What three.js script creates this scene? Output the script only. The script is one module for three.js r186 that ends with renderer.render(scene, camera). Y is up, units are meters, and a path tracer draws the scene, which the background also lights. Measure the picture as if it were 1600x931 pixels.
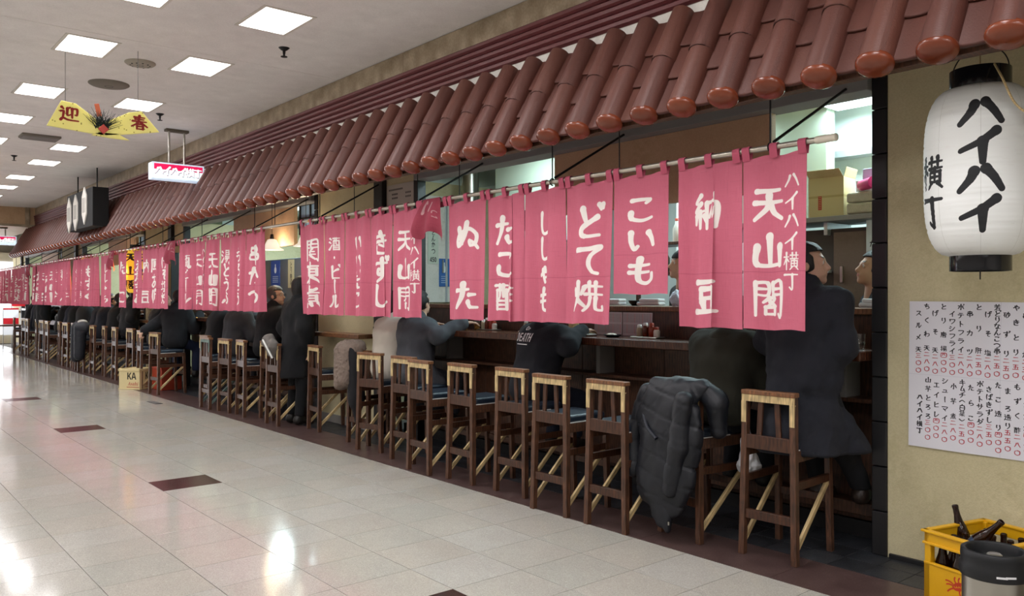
import * as THREE from 'three';
import { RoundedBoxGeometry } from 'three/addons/geometries/RoundedBoxGeometry.js';
import { mergeGeometries, mergeVertices } from 'three/addons/utils/BufferGeometryUtils.js';
import { RectAreaLightUniformsLib } from 'three/addons/lights/RectAreaLightUniformsLib.js';
import { ImprovedNoise } from 'three/addons/math/ImprovedNoise.js';

// ------------------------------------------------------------------ camera, exposure, large lights
const scene = new THREE.Scene();
scene.background = new THREE.Color(0x0b0b0c);
const YAW = 0.6989;
const camera = new THREE.PerspectiveCamera(2 * Math.atan(465.5 / 1281) * 180 / Math.PI, 1600 / 931, 0.05, 80);
camera.position.set(0, 1.5, 0);
camera.lookAt(-Math.cos(YAW), 1.5, -Math.sin(YAW));
const renderer = new THREE.WebGLRenderer();
renderer.toneMapping = THREE.LinearToneMapping;
renderer.toneMappingExposure = 1.26;
renderer.shadowMap.enabled = true;
RectAreaLightUniformsLib.init();
const PANEL_LIGHT = 14, KITCHEN_LIGHT = 36;
const CEIL_Y = 3.77, UNIT = 7.13;
// ceiling panels: two rows seen in the picture, two more over the other half of the corridor
const ROWS = [-2.838, -1.815, 0.6, 1.62];
const PANEL_X = [3.7, 2.0, 0.3, -1.4, -3.05, -4.7, -6.395, -8.13, -10.21, -12.0, -13.81, -15.58, -17.75, -19.5, -21.4];
const areaLight = (color, intensity, w, h, x, y, z, tx, ty, tz) => {
  const l = new THREE.RectAreaLight(color, intensity, w, h);
  l.position.set(x, y, z); l.lookAt(tx, ty, tz); scene.add(l); return l;
};

// ------------------------------------------------------------------ helpers
let seed = 7;
const rnd = () => { seed = (seed * 1664525 + 1013904223) >>> 0; return seed / 4294967296; };
const rr = (a, b) => a + (b - a) * rnd();
const noise = new ImprovedNoise();
const taken = {};
const numbered = (n) => { const k = taken[n] = (taken[n] ?? -1) + 1; return k ? `${n}_${String(k).padStart(3, '0')}` : n; };
const mesh = (name, geo, mat, parent) => { const m = new THREE.Mesh(geo, mat); m.name = name; m.castShadow = m.receiveShadow = true; parent.add(m); return m; };
const thing = (name, label, category, pos = [0, 0, 0], turn = 0, group) => {
  const g = new THREE.Group(); g.name = numbered(name); g.position.set(...pos); g.rotation.y = turn; scene.add(g);
  g.userData = { label, category }; if (group) g.userData.group = group; return g;
};
const single = (name, geo, mat, label, category, group) => {
  const m = mesh(numbered(name), geo, mat, scene); m.userData = { label, category }; if (group) m.userData.group = group; return m;
};
const setting = (name, geo, mat, parent) => {
  if (parent) return mesh(name, geo, mat, parent);
  const m = mesh(name, geo, mat, scene); m.userData.kind = 'structure'; return m;
};
const settingGroup = (name) => { const g = new THREE.Group(); g.name = name; g.userData.kind = 'structure'; scene.add(g); return g; };
// uv in metres from position and dominant normal
const uvm = (g, ox = 0, oy = 0) => {
  if (g.index) { const n = g.toNonIndexed(); g.dispose(); g = n; }
  const p = g.attributes.position, n = g.attributes.normal, uv = new Float32Array(p.count * 2);
  for (let i = 0; i < p.count; i++) {
    const ax = Math.abs(n.getX(i)), ay = Math.abs(n.getY(i)), az = Math.abs(n.getZ(i));
    const x = p.getX(i), y = p.getY(i), z = p.getZ(i);
    const [u, v] = ay >= ax && ay >= az ? [x, z] : ax >= az ? [z, y] : [x, y];
    uv[2 * i] = u + ox; uv[2 * i + 1] = v + oy;
  }
  g.setAttribute('uv', new THREE.BufferAttribute(uv, 2)); return g;
};
// box from corner to corner
const box = (x0, y0, z0, x1, y1, z1, r = 0) => {
  const w = Math.abs(x1 - x0), h = Math.abs(y1 - y0), d = Math.abs(z1 - z0);
  const g = r ? new RoundedBoxGeometry(w, h, d, 1, Math.min(r, w / 2.1, h / 2.1, d / 2.1)) : new THREE.BoxGeometry(w, h, d);
  g.translate((x0 + x1) / 2, (y0 + y1) / 2, (z0 + z1) / 2); return uvm(g);
};
// bar with rectangular section from a to b
const bar = (a, b, w, t, r = 0.003) => {
  const A = new THREE.Vector3(...a), B = new THREE.Vector3(...b), L = A.distanceTo(B);
  let g = new RoundedBoxGeometry(w, L, t, 1, r); g = uvm(g, rnd() * 3, rnd() * 3);
  const q = new THREE.Quaternion().setFromUnitVectors(new THREE.Vector3(0, 1, 0), B.clone().sub(A).normalize());
  g.applyQuaternion(q); g.translate((a[0] + b[0]) / 2, (a[1] + b[1]) / 2, (a[2] + b[2]) / 2); return g;
};
const rodGeo = (a, b, r, seg = 8, r2 = r) => {
  const A = new THREE.Vector3(...a), B = new THREE.Vector3(...b), L = A.distanceTo(B);
  const g = new THREE.CylinderGeometry(r2, r, L, seg);
  g.applyQuaternion(new THREE.Quaternion().setFromUnitVectors(new THREE.Vector3(0, 1, 0), B.clone().sub(A).normalize()));
  g.translate((a[0] + b[0]) / 2, (a[1] + b[1]) / 2, (a[2] + b[2]) / 2); return g;
};
const tube = (pts, r, seg = 24, rad = 6) => new THREE.TubeGeometry(new THREE.CatmullRomCurve3(pts.map((p) => new THREE.Vector3(...p))), seg, r, rad);
const lathe = (pts, seg = 24) => new THREE.LatheGeometry(pts.map((p) => new THREE.Vector2(...p)), seg);
const merge = (gs) => mergeGeometries(gs.map((g) => {
  const n = g.index ? g.toNonIndexed() : g;
  for (const k of Object.keys(n.attributes)) if (!['position', 'normal', 'uv'].includes(k)) n.deleteAttribute(k);
  return n;
}));

// ------------------------------------------------------------------ textures and materials
const tex = (w, h, fn, srgb = true) => {
  const d = new Uint8Array(w * h * 4);
  for (let y = 0; y < h; y++) for (let x = 0; x < w; x++) { const c = fn(x, y); const i = 4 * (y * w + x); d[i] = c[0]; d[i + 1] = c[1]; d[i + 2] = c[2]; d[i + 3] = 255; }
  const t = new THREE.DataTexture(d, w, h); t.wrapS = t.wrapT = THREE.RepeatWrapping; t.magFilter = THREE.LinearFilter; t.minFilter = THREE.LinearMipmapLinearFilter; t.generateMipmaps = true;
  if (srgb) t.colorSpace = THREE.SRGBColorSpace; t.needsUpdate = true; return t;
};
const rep = (t, m) => { t.repeat.set(1 / m, 1 / m); return t; };
// periodic value noise
const lattice = (n, s) => { let q = s; const a = new Float32Array(n * n); for (let i = 0; i < n * n; i++) { q = (q * 1103515245 + 12345) & 0x7fffffff; a[i] = (q >> 8 & 0xffff) / 65535; } return (u, v) => {
  const x = u * n, y = v * n, xi = Math.floor(x), yi = Math.floor(y), fx = x - xi, fy = y - yi, sx = fx * fx * (3 - 2 * fx), sy = fy * fy * (3 - 2 * fy);
  const g = (i, j) => a[((j % n + n) % n) * n + (i % n + n) % n];
  return (g(xi, yi) * (1 - sx) + g(xi + 1, yi) * sx) * (1 - sy) + (g(xi, yi + 1) * (1 - sx) + g(xi + 1, yi + 1) * sx) * sy; }; };
const L4 = lattice(4, 11), L8 = lattice(8, 23), L16 = lattice(16, 31), L64 = lattice(64, 47), L128 = lattice(128, 59), L256 = lattice(256, 71);
const clamp = (v, a = 0, b = 255) => v < a ? a : v > b ? b : v;
const wood = (r, g, b, amp) => rep(tex(512, 512, (x, y) => {
  const u = x / 512, v = y / 512; const w = L8(u, v) * 0.25;
  const s = Math.sin((u + w * 0.16) * 46 * Math.PI) * 0.35 + (L128(u, v / 8 % 1) - 0.5) * 1.3 + (L16(u, v) - 0.5) * 0.9 + (L256(u, v / 16 % 1) - .5) * .6;
  const k = 1 + amp * s; return [clamp(r * k), clamp(g * k), clamp(b * k)];
}), 0.6);
const speck = (r, g, b, a1, a2, chips) => rep(tex(512, 512, (x, y) => {
  const u = x / 512, v = y / 512; const n = (L256(u, v) - 0.5) * a1 + (L128(u, v) - .5) * a1 * .6 + (L8(u, v) - 0.5) * a2;
  const c = L64(u, v) > 0.93 ? chips : 0; return [clamp(r + n + c), clamp(g + n + c), clamp(b + n * 0.95 + c)];
}), 0.5);
const plaster = (r, g, b, stain) => rep(tex(512, 512, (x, y) => {
  const u = x / 512, v = y / 512; let n = (L256(u, v) - 0.5) * 10 + (L16(u, v) - 0.5) * 8 + (L4(u, v) - 0.5) * 10;
  const st = Math.max(0, L8(u, v) * 0.6 + L64(u, v) * 0.4 - 0.62) * stain; return [clamp(r + n - st), clamp(g + n - st), clamp(b + n - st * 1.2)];
}), 1.6);
const bumpTex = rep(tex(256, 256, (x, y) => { const u = x / 256, v = y / 256, n = L128(u, v) * 130 + L64(u, v) * 80 + L16(u, v) * 45; return [n, n, n]; }, false), 0.4);
const weave = rep(tex(256, 256, (x, y) => { const a = ((x >> 1) + (y >> 1)) % 2 ? 20 : -20; const n = 128 + a + (L128(x / 256, y / 256) - 0.5) * 90; return [n, n, n]; }, false), 0.12);
const std = (o) => new THREE.MeshStandardMaterial(o);
const T = { terrazzo: speck(182, 180, 172, 30, 4, 18), granite: speck(80, 62, 60, 30, 12, 26), slate: speck(52, 54, 58, 20, 20, 8), darkwood: wood(82, 54, 39, 0.30), midwood: wood(120, 80, 52, 0.26), pale: wood(190, 166, 120, 0.2), cream: plaster(206, 197, 160, 30), white: plaster(226, 222, 214, 40), ceil: plaster(240, 237, 236, 12), board: plaster(196, 164, 130, 30) };
const M = {
  tile: [0xffffff, 0xfbfaf8, 0xf8f9f7, 0xfdfbf8].map((c) => std({ color: c, map: T.terrazzo, roughness: 0.115 })),
  darkTile: std({ color: 0xc8b0a8, map: T.granite, roughness: 0.2 }),
  grout: std({ color: 0x4d4a44, roughness: 0.8 }),
  granite: std({ map: T.granite, roughness: 0.32 }),
  slate: [0xffffff, 0xe2e4ea, 0xcfcfd2].map((c) => std({ color: c, map: T.slate, roughness: 0.45, bumpMap: bumpTex, bumpScale: 0.002 })),
  cream: std({ map: T.cream, roughness: 0.85, bumpMap: bumpTex, bumpScale: 0.0015 }),
  ceil: std({ map: T.ceil, roughness: 0.9 }),
  white: std({ map: T.white, roughness: 0.75 }),
  board: std({ map: T.board, roughness: 0.6 }),
  maroon: std({ color: 0x642c2e, roughness: 0.45 }),
  brass: std({ map: rep(tex(256, 256, (x, y) => { const n = (L16(x / 256, y / 256) - .5) * 46 + (L128(x / 256, y / 256) - .5) * 20; return [clamp(166 + n), clamp(150 + n), clamp(126 + n)]; }), 1.4), roughness: 0.42, metalness: 0.25 }),
  roof: [0x5c3329, 0x583128, 0x60372c, 0x5a332a].map((c) => std({ color: c, roughness: 0.5, bumpMap: bumpTex, bumpScale: 0.0008 })),
  cap: [0x763720, 0x70341f, 0x7a3b24].map((c) => std({ color: c, roughness: 0.22 })),
  wood: std({ map: T.darkwood, roughness: 0.42 }),
  woodB: std({ map: T.darkwood, color: 0xd8cabf, roughness: 0.4 }),
  mid: std({ map: T.midwood, roughness: 0.38 }),
  pale: std({ map: T.pale, roughness: 0.6 }),
  counter: std({ map: T.darkwood, color: 0xf0d8c8, roughness: 0.25 }),
  vinyl: std({ color: 0x1d2734, roughness: 0.38, bumpMap: bumpTex, bumpScale: 0.001 }),
  black: std({ color: 0x17171a, roughness: 0.5 }),
  blackGloss: std({ color: 0x101116, roughness: 0.14 }),
  iron: std({ color: 0x222225, roughness: 0.5, metalness: 0.4 }),
  steel: std({ color: 0xb9b6ae, roughness: 0.3, metalness: 1 }),
  pole: std({ color: 0xc3bdb0, roughness: 0.34, metalness: 0.85 }),
  alu: std({ color: 0xc9ccd0, roughness: 0.35, metalness: 0.6 }),
  beam: std({ color: 0x8b8c8a, roughness: 0.6 }),
  mint: std({ color: 0xb9c6b4, roughness: 0.5 }),
  kitchen: std({ color: 0xd7dfdc, roughness: 0.55 }),
  grey: std({ color: 0x8d8a86, roughness: 0.5 }),
  paper: std({ color: 0xe8e8ea, roughness: 0.9 }),
  towel: std({ color: 0xe3e6ea, roughness: 1, bumpMap: weave, bumpScale: 0.002 }),
  china: std({ color: 0xe6e6e2, roughness: 0.2 }),
  glass: new THREE.MeshPhysicalMaterial({ color: 0xffffff, transmission: 1, roughness: 0.02, ior: 1.45, thickness: 0 }),
  water: new THREE.MeshPhysicalMaterial({ color: 0xf4f8f8, transmission: 1, roughness: 0.0, ior: 1.33, thickness: 0.05 }),
  beer: new THREE.MeshPhysicalMaterial({ color: 0xe7b23c, transmission: 0.7, roughness: 0.1, ior: 1.33, thickness: 0.05 }),
  bottle: new THREE.MeshPhysicalMaterial({ color: 0x2a1208, transmission: 0.35, roughness: 0.06, ior: 1.5, thickness: 0 }),
  carton: std({ map: rep(plaster(196, 174, 128, 30), 1), roughness: 0.85 }),
  yellow: std({ color: 0xe0a90c, roughness: 0.42 }),
  creamPlastic: std({ color: 0xe0cf9c, roughness: 0.5 }),
  redPlastic: std({ color: 0xa23a22, roughness: 0.5 }),
  pink: std({ color: 0xd81b7c, roughness: 0.4 }),
  blueP: std({ color: 0x3c6fae, roughness: 0.6 }),
  panel: std({ color: 0xffffff, emissive: 0xfffaf4, emissiveIntensity: 3, roughness: 0.5 }),
  kpanel: std({ color: 0xffffff, emissive: 0xe4fbff, emissiveIntensity: 1.6, roughness: 0.5 }),
};
const fabric = (c, o = {}) => std({ color: c, roughness: 0.95, bumpMap: weave, bumpScale: 0.0015, ...o });

// ------------------------------------------------------------------ brush lettering (strokes on a 100 grid)
const G = {
  'ハ': '3828 3050 1080|6022 7545 9078', 'イ': '8012 5040 1262|5440 5495', 'ヒ': '2512 2585 3590 8588|7830 2850', 'ー': '5010 4850 5292', 'ル': '3020 2855 0888|5515 5588 7575 9250',
  'ス': '2020 7520 5055 1288|5055 7068 9088', 'メ': '7510 5050 1590|2840 5060 7880', 'カ': '1232 8232 8070 7290 6284|4810 4245 1290', 'ツ': '1525 2245|4018 4840|8515 7555 3892', 'ト': '4010 4095|4242 8260',
  'フ': '1520 8520 7555 3090', 'ラ': '2212 8012|1238 8838 7265 3592', 'シ': '2015 4025|1042 3050|1588 5570 9025', 'ワ': '1522 1850|1522 8822 7860 4092', 'テ': '2515 7815|0840 9240|5240 4570 2092',
  'ホ': '0832 9232|5008 5092 4085|2848 0878|7248 9278', 'サ': '0535 9535|3010 3062|7210 7055 3892', 'タ': '3808 3035 1055|3528 8228 7060 2592|3848 6565', 'キ': '1535 8230|0862 9255|4508 5895', 'ム': '4810 2878 8872|7050 8088 9395',
  'チ': '7512 2525|0848 9545|5020 4865 2092', 'マ': '0820 9020 7050 5062|3052 5270 6285', 'ュ': '2545 7045 6580|1082 9082', 'エ': '1820 8220|5020 5082|0882 9282', 'レ': '2812 2888 6075 9045',
  'こ': '2220 5018 7820 6530|1862 2080 5088 8280', 'い': '1825 1855 2880 3870|7225 8245 8868', 'も': '4508 3850 4080 6090 8078 8258|1532 7228|1255 7052', 'と': '3010 4045|8035 4055 2572 3588 8586', 'て': '1022 5020 9015 5540 4865 6085 8090',
  'し': '3010 2855 3580 5588 8570', 'や': '1050 5035 8540 8060 6065|5015 6030|3025 5592', 'た': '1230 5526|3508 3050 1288|5545 8242|5270 6085 9085', 'ぬ': '1828 3080|5010 4050 2085 1070 2545 6030 9050 8580 6585 6070 8078 9595', 'き': '1525 8220|1545 8840|4508 7060 4055|2065 2585 5590 7588',
  'す': '0825 9222|5508 5555 4568 3560 4048 5550 5575 3595', 'か': '1035 5530 6050 5085 4285|3812 1290|7225 9255', 'つ': '0838 5025 9045 8075 4588', 'り': '2812 2545 3550|7010 7555 4592', 'ん': '5010 1090 3060 5060 5585 7585 9565',
  'な': '1025 5222|3508 1555|7025 9040|6245 6080 4290 3078 5070 9085', 'は': '1812 1250 1888|4532 9530|7010 7080 5590 4578 6072 9588', 'く': '7010 2548 7292', 'ろ': '2518 7518 2060 6048 8565 7085 4592', 'ら': '4510 6018|3030 2565 6050 8568 7085 4092',
  'け': '1812 1250 1888|4532 9530|7210 7560 5592', 'そ': '2815 7215 2848 8842 5060 5085 7592', 'わ': '3008 3092|1030 3828 1070 5545 8545 8575 6090', 'ち': '1028 8025|4508 3058 6045 8562 7582 4090', 'め': '2520 4080|6010 4560 2085 1268 3040 7032 9058 8080 6090',
  'さ': '1530 8525|4508 7058 4552|2065 3085 7588', 'う': '4010 6518|2540 6035 7555 6580 4095', 'ふ': '4512 6020|4535 6060 5085 3580|2065 1080|7560 9078', 'え': '4510 6518|2540 7038 1590 4562 5585 9088', 'ま': '1525 8525|2048 8048|5008 5278 3590 2578 4570 8588', 'せ': '0840 9535|7010 7260 6055|3015 3080 5090 8588', 'あ': '1525 8522|4508 4070 5588|7038 5080 2088 1570 4550 8555 8078 6092',
  '横': '2008 2095|0530 3530|2035 0568|2240 3555|4222 9522|5510 5540|8010 8040|4240 9540|4850 8850 8878 4878 4850|4864 8864|6840 6878|5580 4095|7880 9595', '丁': '0818 9218|5518 5592 3882', '天': '1518 8518|0848 9248|5030 4560 0892|5452 6575 9292', '山': '5012 5085|1540 1585 8585|8540 8588',
  '閣': '1010 1095|1010 4210 4240 1040|1025 4225|5810 5840|5810 9010 9095 8090|5825 9025|5840 9040|4548 3060|4548 6550 3872|4858 7070|3572 6572 6590 3590 3572', '納': '2510 1028 2530|2530 0850 3548|2250 2290|1060 0880|3560 4075|4230 4292|4230 9230 9290|6810 6530 5065|6845 8065', '豆': '1215 8815|2532 7532 7555 2555 2532|3062 3582|7062 6582|0888 9288',
  '焼': '2010 2055 0590|0830 1248|3825 3045|2060 3880|4022 9522|5212 5245|7512 7545|4045 9545|5555 5075 3592|7555 7585 9588 9578', '酢': '0515 5015|1030 4530 4592 1092 1030|2215 2250 1560|3515 3552|1065 4565|1078 4578|6510 5035|6022 9822|7022 7095|7042 9542|7062 9562', '酒': '0815 1825|0540 1548|0590 2260|3015 9815|3532 9232 9292 3592 3532|5015 5055 4062|7015 7055 8858|3568 9268|3580 9280',
  '関': '1010 1095|1010 4210 4238 1038|1024 4224|5810 9010 9095 8090|5810 5838 9038|5824 9024|3845 4252|6245 5852|2858 7258|2570 7570|5058 4880 2892|5070 7592', '東': '1018 9018|2030 8030 8058 2058 2030|2044 8044|5005 5095|4860 0890|5260 9290', '煮': '2518 7518|5005 5032|0832 9232|7515 1560|3045 7545 7570 3070 3045|3057 7557|1580 1095|3580 3892|5880 6292|8078 9092',
  '串': '2512 7512 7532 2532 2512|1545 8545 8568 1568 1545|5005 5095', '塩': '0530 3530|2010 2070|0575 3868|5010 4030|4820 9220|5035 8835 8855 5055 5035|4568 9068 9090 4590 4568|6068 6090|7568 7590|3892 9892', '肝': '1212 1060 0592|1212 4012 4092 3288|1235 4035|1258 4058|5520 9520|5048 9848|7520 7595', '若': '0818 9218|3005 3030|7005 7030|0842 9242|5030 4060 0892|3562 8062 8090 3590 3562',
  '砂': '0518 4518|2518 0560|1848 4048 4080 1880 1848|7008 7060|5525 4850|8525 9545|9050 7080 4595', '唐': '5005 5015|1518 9018|1518 1555 0592|2830 8530 8558|2544 9544|2858 8558|5522 5565|3570 8070 8092 3592 3570', '揚': '0530 3530|2010 2085 1280|0565 3855|5010 8810 8838 5038 5010|5024 8824|4250 9850|5250 4072|5062 9262 9090 8090|6562 4590|8062 6092', '芋': '0818 9218|3005 3030|7005 7030|2540 7540|0858 9258|5040 5092 4088',
  '小': '5008 5090 4085|2535 0870|7535 9270', '白': '5005 3822|2022 8022 8090 2090 2022|2055 8055', '菜': '0815 9215|3005 3028|7005 7028|8032 2038|2545 3055|5042 5052|7842 6855|0865 9265|5055 5095|4868 1090|5268 9090', '丸': '0832 7032 6880 9588 9575|4008 3560 0892|2050 5070', '造': '4025 9525|5010 4535|6808 6845|3545 9845|5055 8555 8575 5075 5055|1012 2022|0538 2038 1580|0592 1880 4590 9892',
  '湯': '0815 1825|0540 1548|0590 2260|4810 8810 8838 4838 4810|4824 8824|3850 9850|4850 3572|4662 9262 9090 8090|6262 4290|7862 5892', '厚': '1012 9512|1012 1055 0592|3525 8525 8548 3548 3525|3536 8536|3558 8058 5870|5865 5892 4890|2575 9575', '迎': '4018 5510|4018 4060 5855|6518 9018 9055 8055|6518 6575|1012 2022|0538 2038 1580|0592 1880 4590 9892', '春': '2015 8015|2528 7528|1042 9042|5005 4050 0578|5545 9575|3560 7060 7092 3592 3560|3575 7075',
  '元': '2515 7515|0842 9242|4042 3570 1092|6042 6085 9288 9375', '二': '2025 8025|0880 9280', '三': '1518 8518|2550 7550|0885 9285', '四': '1020 9020 9085 1085 1020|3820 3550 2060|6220 6250 7852', '五': '1515 8515|5015 4085|2048 7848 7085|0885 9285', '八': '3825 3050 1085|5820 7050 9285', '〇': '5015 8225 8850 8075 5088 2075 1250 2025 5015', '（': '1060 5035 9060', '）': '1040 5065 9040', '・': '4848 5252',
};
const DAK = { 'ビ': 'ヒ', 'ど': 'と', 'ず': 'す', 'だ': 'た', 'げ': 'け', 'ば': 'は', 'ダ': 'タ', 'が': 'か' }, HAN = { 'ポ': 'ホ' }, SMALL = { 'ゃ': 'や', 'ゅ': 'ュ' };
const glyph = (c, ch, x, y, s, wt, color, sx = 1) => {   // centre x, top y
  let k = ch, extra = '', scale = 1;
  if (DAK[ch]) { k = DAK[ch]; extra = '|8600 9214|9900 9911'; } else if (HAN[ch]) { k = HAN[ch]; extra = '|8808 9404 9810 9416 8812 8808'; } else if (SMALL[ch]) { k = SMALL[ch]; scale = 0.7; }
  const d = G[k]; if (!d) return;
  c.fillStyle = color;
  const dense = d.split('|').length; const w0 = wt * s * (dense > 8 ? 0.68 : dense > 5 ? 0.82 : 1) ;
  for (const st of (d + extra).split('|')) {
    const P = st.split(' ').map((q) => [(x + ((+q.slice(0, 2) - 50) / 100) * s * scale * sx), y + (+q.slice(2) / 100) * s * (scale) + (scale < 1 ? s * 0.15 : 0)]);
    const n = P.length, at = (i) => P[Math.max(0, Math.min(n - 1, i))];
    const straight = n === 2 || /(.{4}) .* \1/.test(st) && dense > 4;
    let total = 0; for (let i = 1; i < n; i++) total += Math.hypot(P[i][0] - P[i - 1][0], P[i][1] - P[i - 1][1]);
    let run = 0;
    for (let i = 0; i < n - 1; i++) {
      const [a, b, e, f] = [at(i - 1), at(i), at(i + 1), at(i + 2)], L = Math.hypot(e[0] - b[0], e[1] - b[1]), N = Math.max(2, Math.ceil(L / (w0 * 0.22)));
      for (let j = 0; j <= N; j++) {
        const t = j / N, h = (m) => straight ? b[m] + (e[m] - b[m]) * t : 0.5 * ((2 * b[m]) + (-a[m] + e[m]) * t + (2 * a[m] - 5 * b[m] + 4 * e[m] - f[m]) * t * t + (-a[m] + 3 * b[m] - 3 * e[m] + f[m]) * t * t * t);
        const g = (run + L * t) / total, vert = Math.abs(e[1] - b[1]) / (L + 1e-6);
        const r = w0 * (extra.includes(st) ? 0.36 : 0.5) * (0.78 + 0.3 * vert) * (1.12 - 0.42 * g + (g < 0.1 ? 0.1 : 0));
        c.beginPath(); c.ellipse(h(0), h(1), r, r * 0.92, -0.6, 0, 7); c.fill();
      }
      run += L;
    }
  }
};
const canvasTex = (w, h, draw) => {
  const cv = document.createElement('canvas'); cv.width = w; cv.height = h; const c = cv.getContext('2d'); draw(c, w, h);
  const t = new THREE.CanvasTexture(cv); t.colorSpace = THREE.SRGBColorSpace; t.anisotropy = 4; return t;
};
const column = (c, text, x, y0, y1, s, wt, color, sx) => { const n = [...text].length; [...text].forEach((ch, i) => glyph(c, ch, x, n === 1 ? (y0 + y1 - s) / 2 : y0 + (y1 - y0 - s) * i / (n - 1), s, wt, color, sx)); };

// ------------------------------------------------------------------ floor
const SX = 0.398, SZ = 0.4622, FX = -3.433, FZ = -2.487;     // joints of the terrazzo tiles
{
  const floor = settingGroup('floor');
  mesh('floor_bed', box(-32, -0.2, -8, 6, -0.012, 4.5), M.grout, floor);
  const tileGeo = (w, d, e = 0.0006, h = 0.012) => {
    const a = w / 2 - 0.0018, b = d / 2 - 0.0018, c = a - e, f = b - e, v = [], q = (p, r, s, t) => v.push(...p, ...r, ...s, ...p, ...s, ...t);
    q([-c, 0, f], [c, 0, f], [c, 0, -f], [-c, 0, -f]);
    q([-a, -e * .6, b], [a, -e * .6, b], [c, 0, f], [-c, 0, f]); q([a, -e * .6, -b], [-a, -e * .6, -b], [-c, 0, -f], [c, 0, -f]);
    q([a, -e * .6, b], [a, -e * .6, -b], [c, 0, -f], [c, 0, f]); q([-a, -e * .6, -b], [-a, -e * .6, b], [-c, 0, f], [-c, 0, -f]);
    q([-a, -h, b], [a, -h, b], [a, -e * .6, b], [-a, -e * .6, b]); q([a, -h, b], [a, -h, -b], [a, -e * .6, -b], [a, -e * .6, b]);
    const g = new THREE.BufferGeometry(); g.setAttribute('position', new THREE.Float32BufferAttribute(v, 3)); g.computeVertexNormals(); return g;
  };
  const variants = [0, 1, 2].map((i) => uvm(tileGeo(SX, SZ), i * 0.17, i * 0.23));
  const zEdge = -3.886, list = [];
  for (let i = -72; i < 24; i++) for (let j = -3; j < 14; j++) {
    const x = FX + (i + 0.5) * SX, z0 = j === -3 ? zEdge : FZ + j * SZ, z1 = FZ + (j + 1) * SZ, z = (z0 + z1) / 2;
    const D = -x * Math.cos(YAW) - z * Math.sin(YAW), r = x * Math.sin(YAW) - z * Math.cos(YAW);
    const inView = D > 3.6 && Math.abs(r / D) < 0.68; const dark = j === 0 && ((i % 9) + 9) % 9 === 0;
    list.push({ x, z, d: z1 - z0, D, inView, dark, j, k: (i * 7 + j * 13 + 900) % 3, m: (i * 5 + j * 3 + 900) % 4 });
  }
  const near = list.filter((t) => t.inView).sort((a, b) => a.D - b.D); const own = new Set(near.slice(0, 300));
  const edgeGeo = uvm(tileGeo(SX, FZ - 2 * SZ - zEdge)); const rest = [[], [], [], [], []];
  for (const t of list) {
    const g = t.j === -3 ? edgeGeo : variants[t.k];
    if (own.has(t)) { const m = mesh('floor_tile', g, t.dark ? M.darkTile : M.tile[t.m], floor); m.position.set(t.x, 0, t.z); if (t.dark) m.userData.label = 'dark brown accent tile'; }
    else rest[t.dark ? 4 : t.m].push(g.clone().translate(t.x, 0, t.z));
  }
  rest.forEach((gs, i) => { if (gs.length) { const m = mesh('distant_floor_tiles', mergeGeometries(gs), i < 4 ? M.tile[i] : M.darkTile, floor); m.userData.kind = 'stuff'; } });
  // brown granite border in long slabs, then dark slate under the counters
  for (let k = 0; k < 36; k++) { const x1 = 1.2 - k * 0.92; if (x1 < -31) break; mesh('border_slab', box(x1 - 0.918, -0.012, -4.33, x1, 0, -3.888, 0.0015), M.granite, floor); }
  const sl = []; let n = 0;
  for (let i = 0; i < 84; i++) for (let j = 0; j < 5; j++) {
    const x = 0.6 - i * 0.2, z = -4.435 - j * 0.2; const g = box(x - 0.197, -0.012, z - 0.098, x, 0.001 * ((i * 3 + j) % 3), z + 0.098, 0.002);
    if (i < 22 && j < 4) mesh('slate_tile', g, M.slate[(i + j * 2) % 3], floor); else sl.push(g);
  }
  mesh('distant_slate_tiles', mergeGeometries(sl), M.slate[1], floor).userData.kind = 'stuff';
  mesh('slate_bed', box(-32, -0.012, -8, 1.2, -0.002, -5.3), M.slate[2], floor);
}
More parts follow.
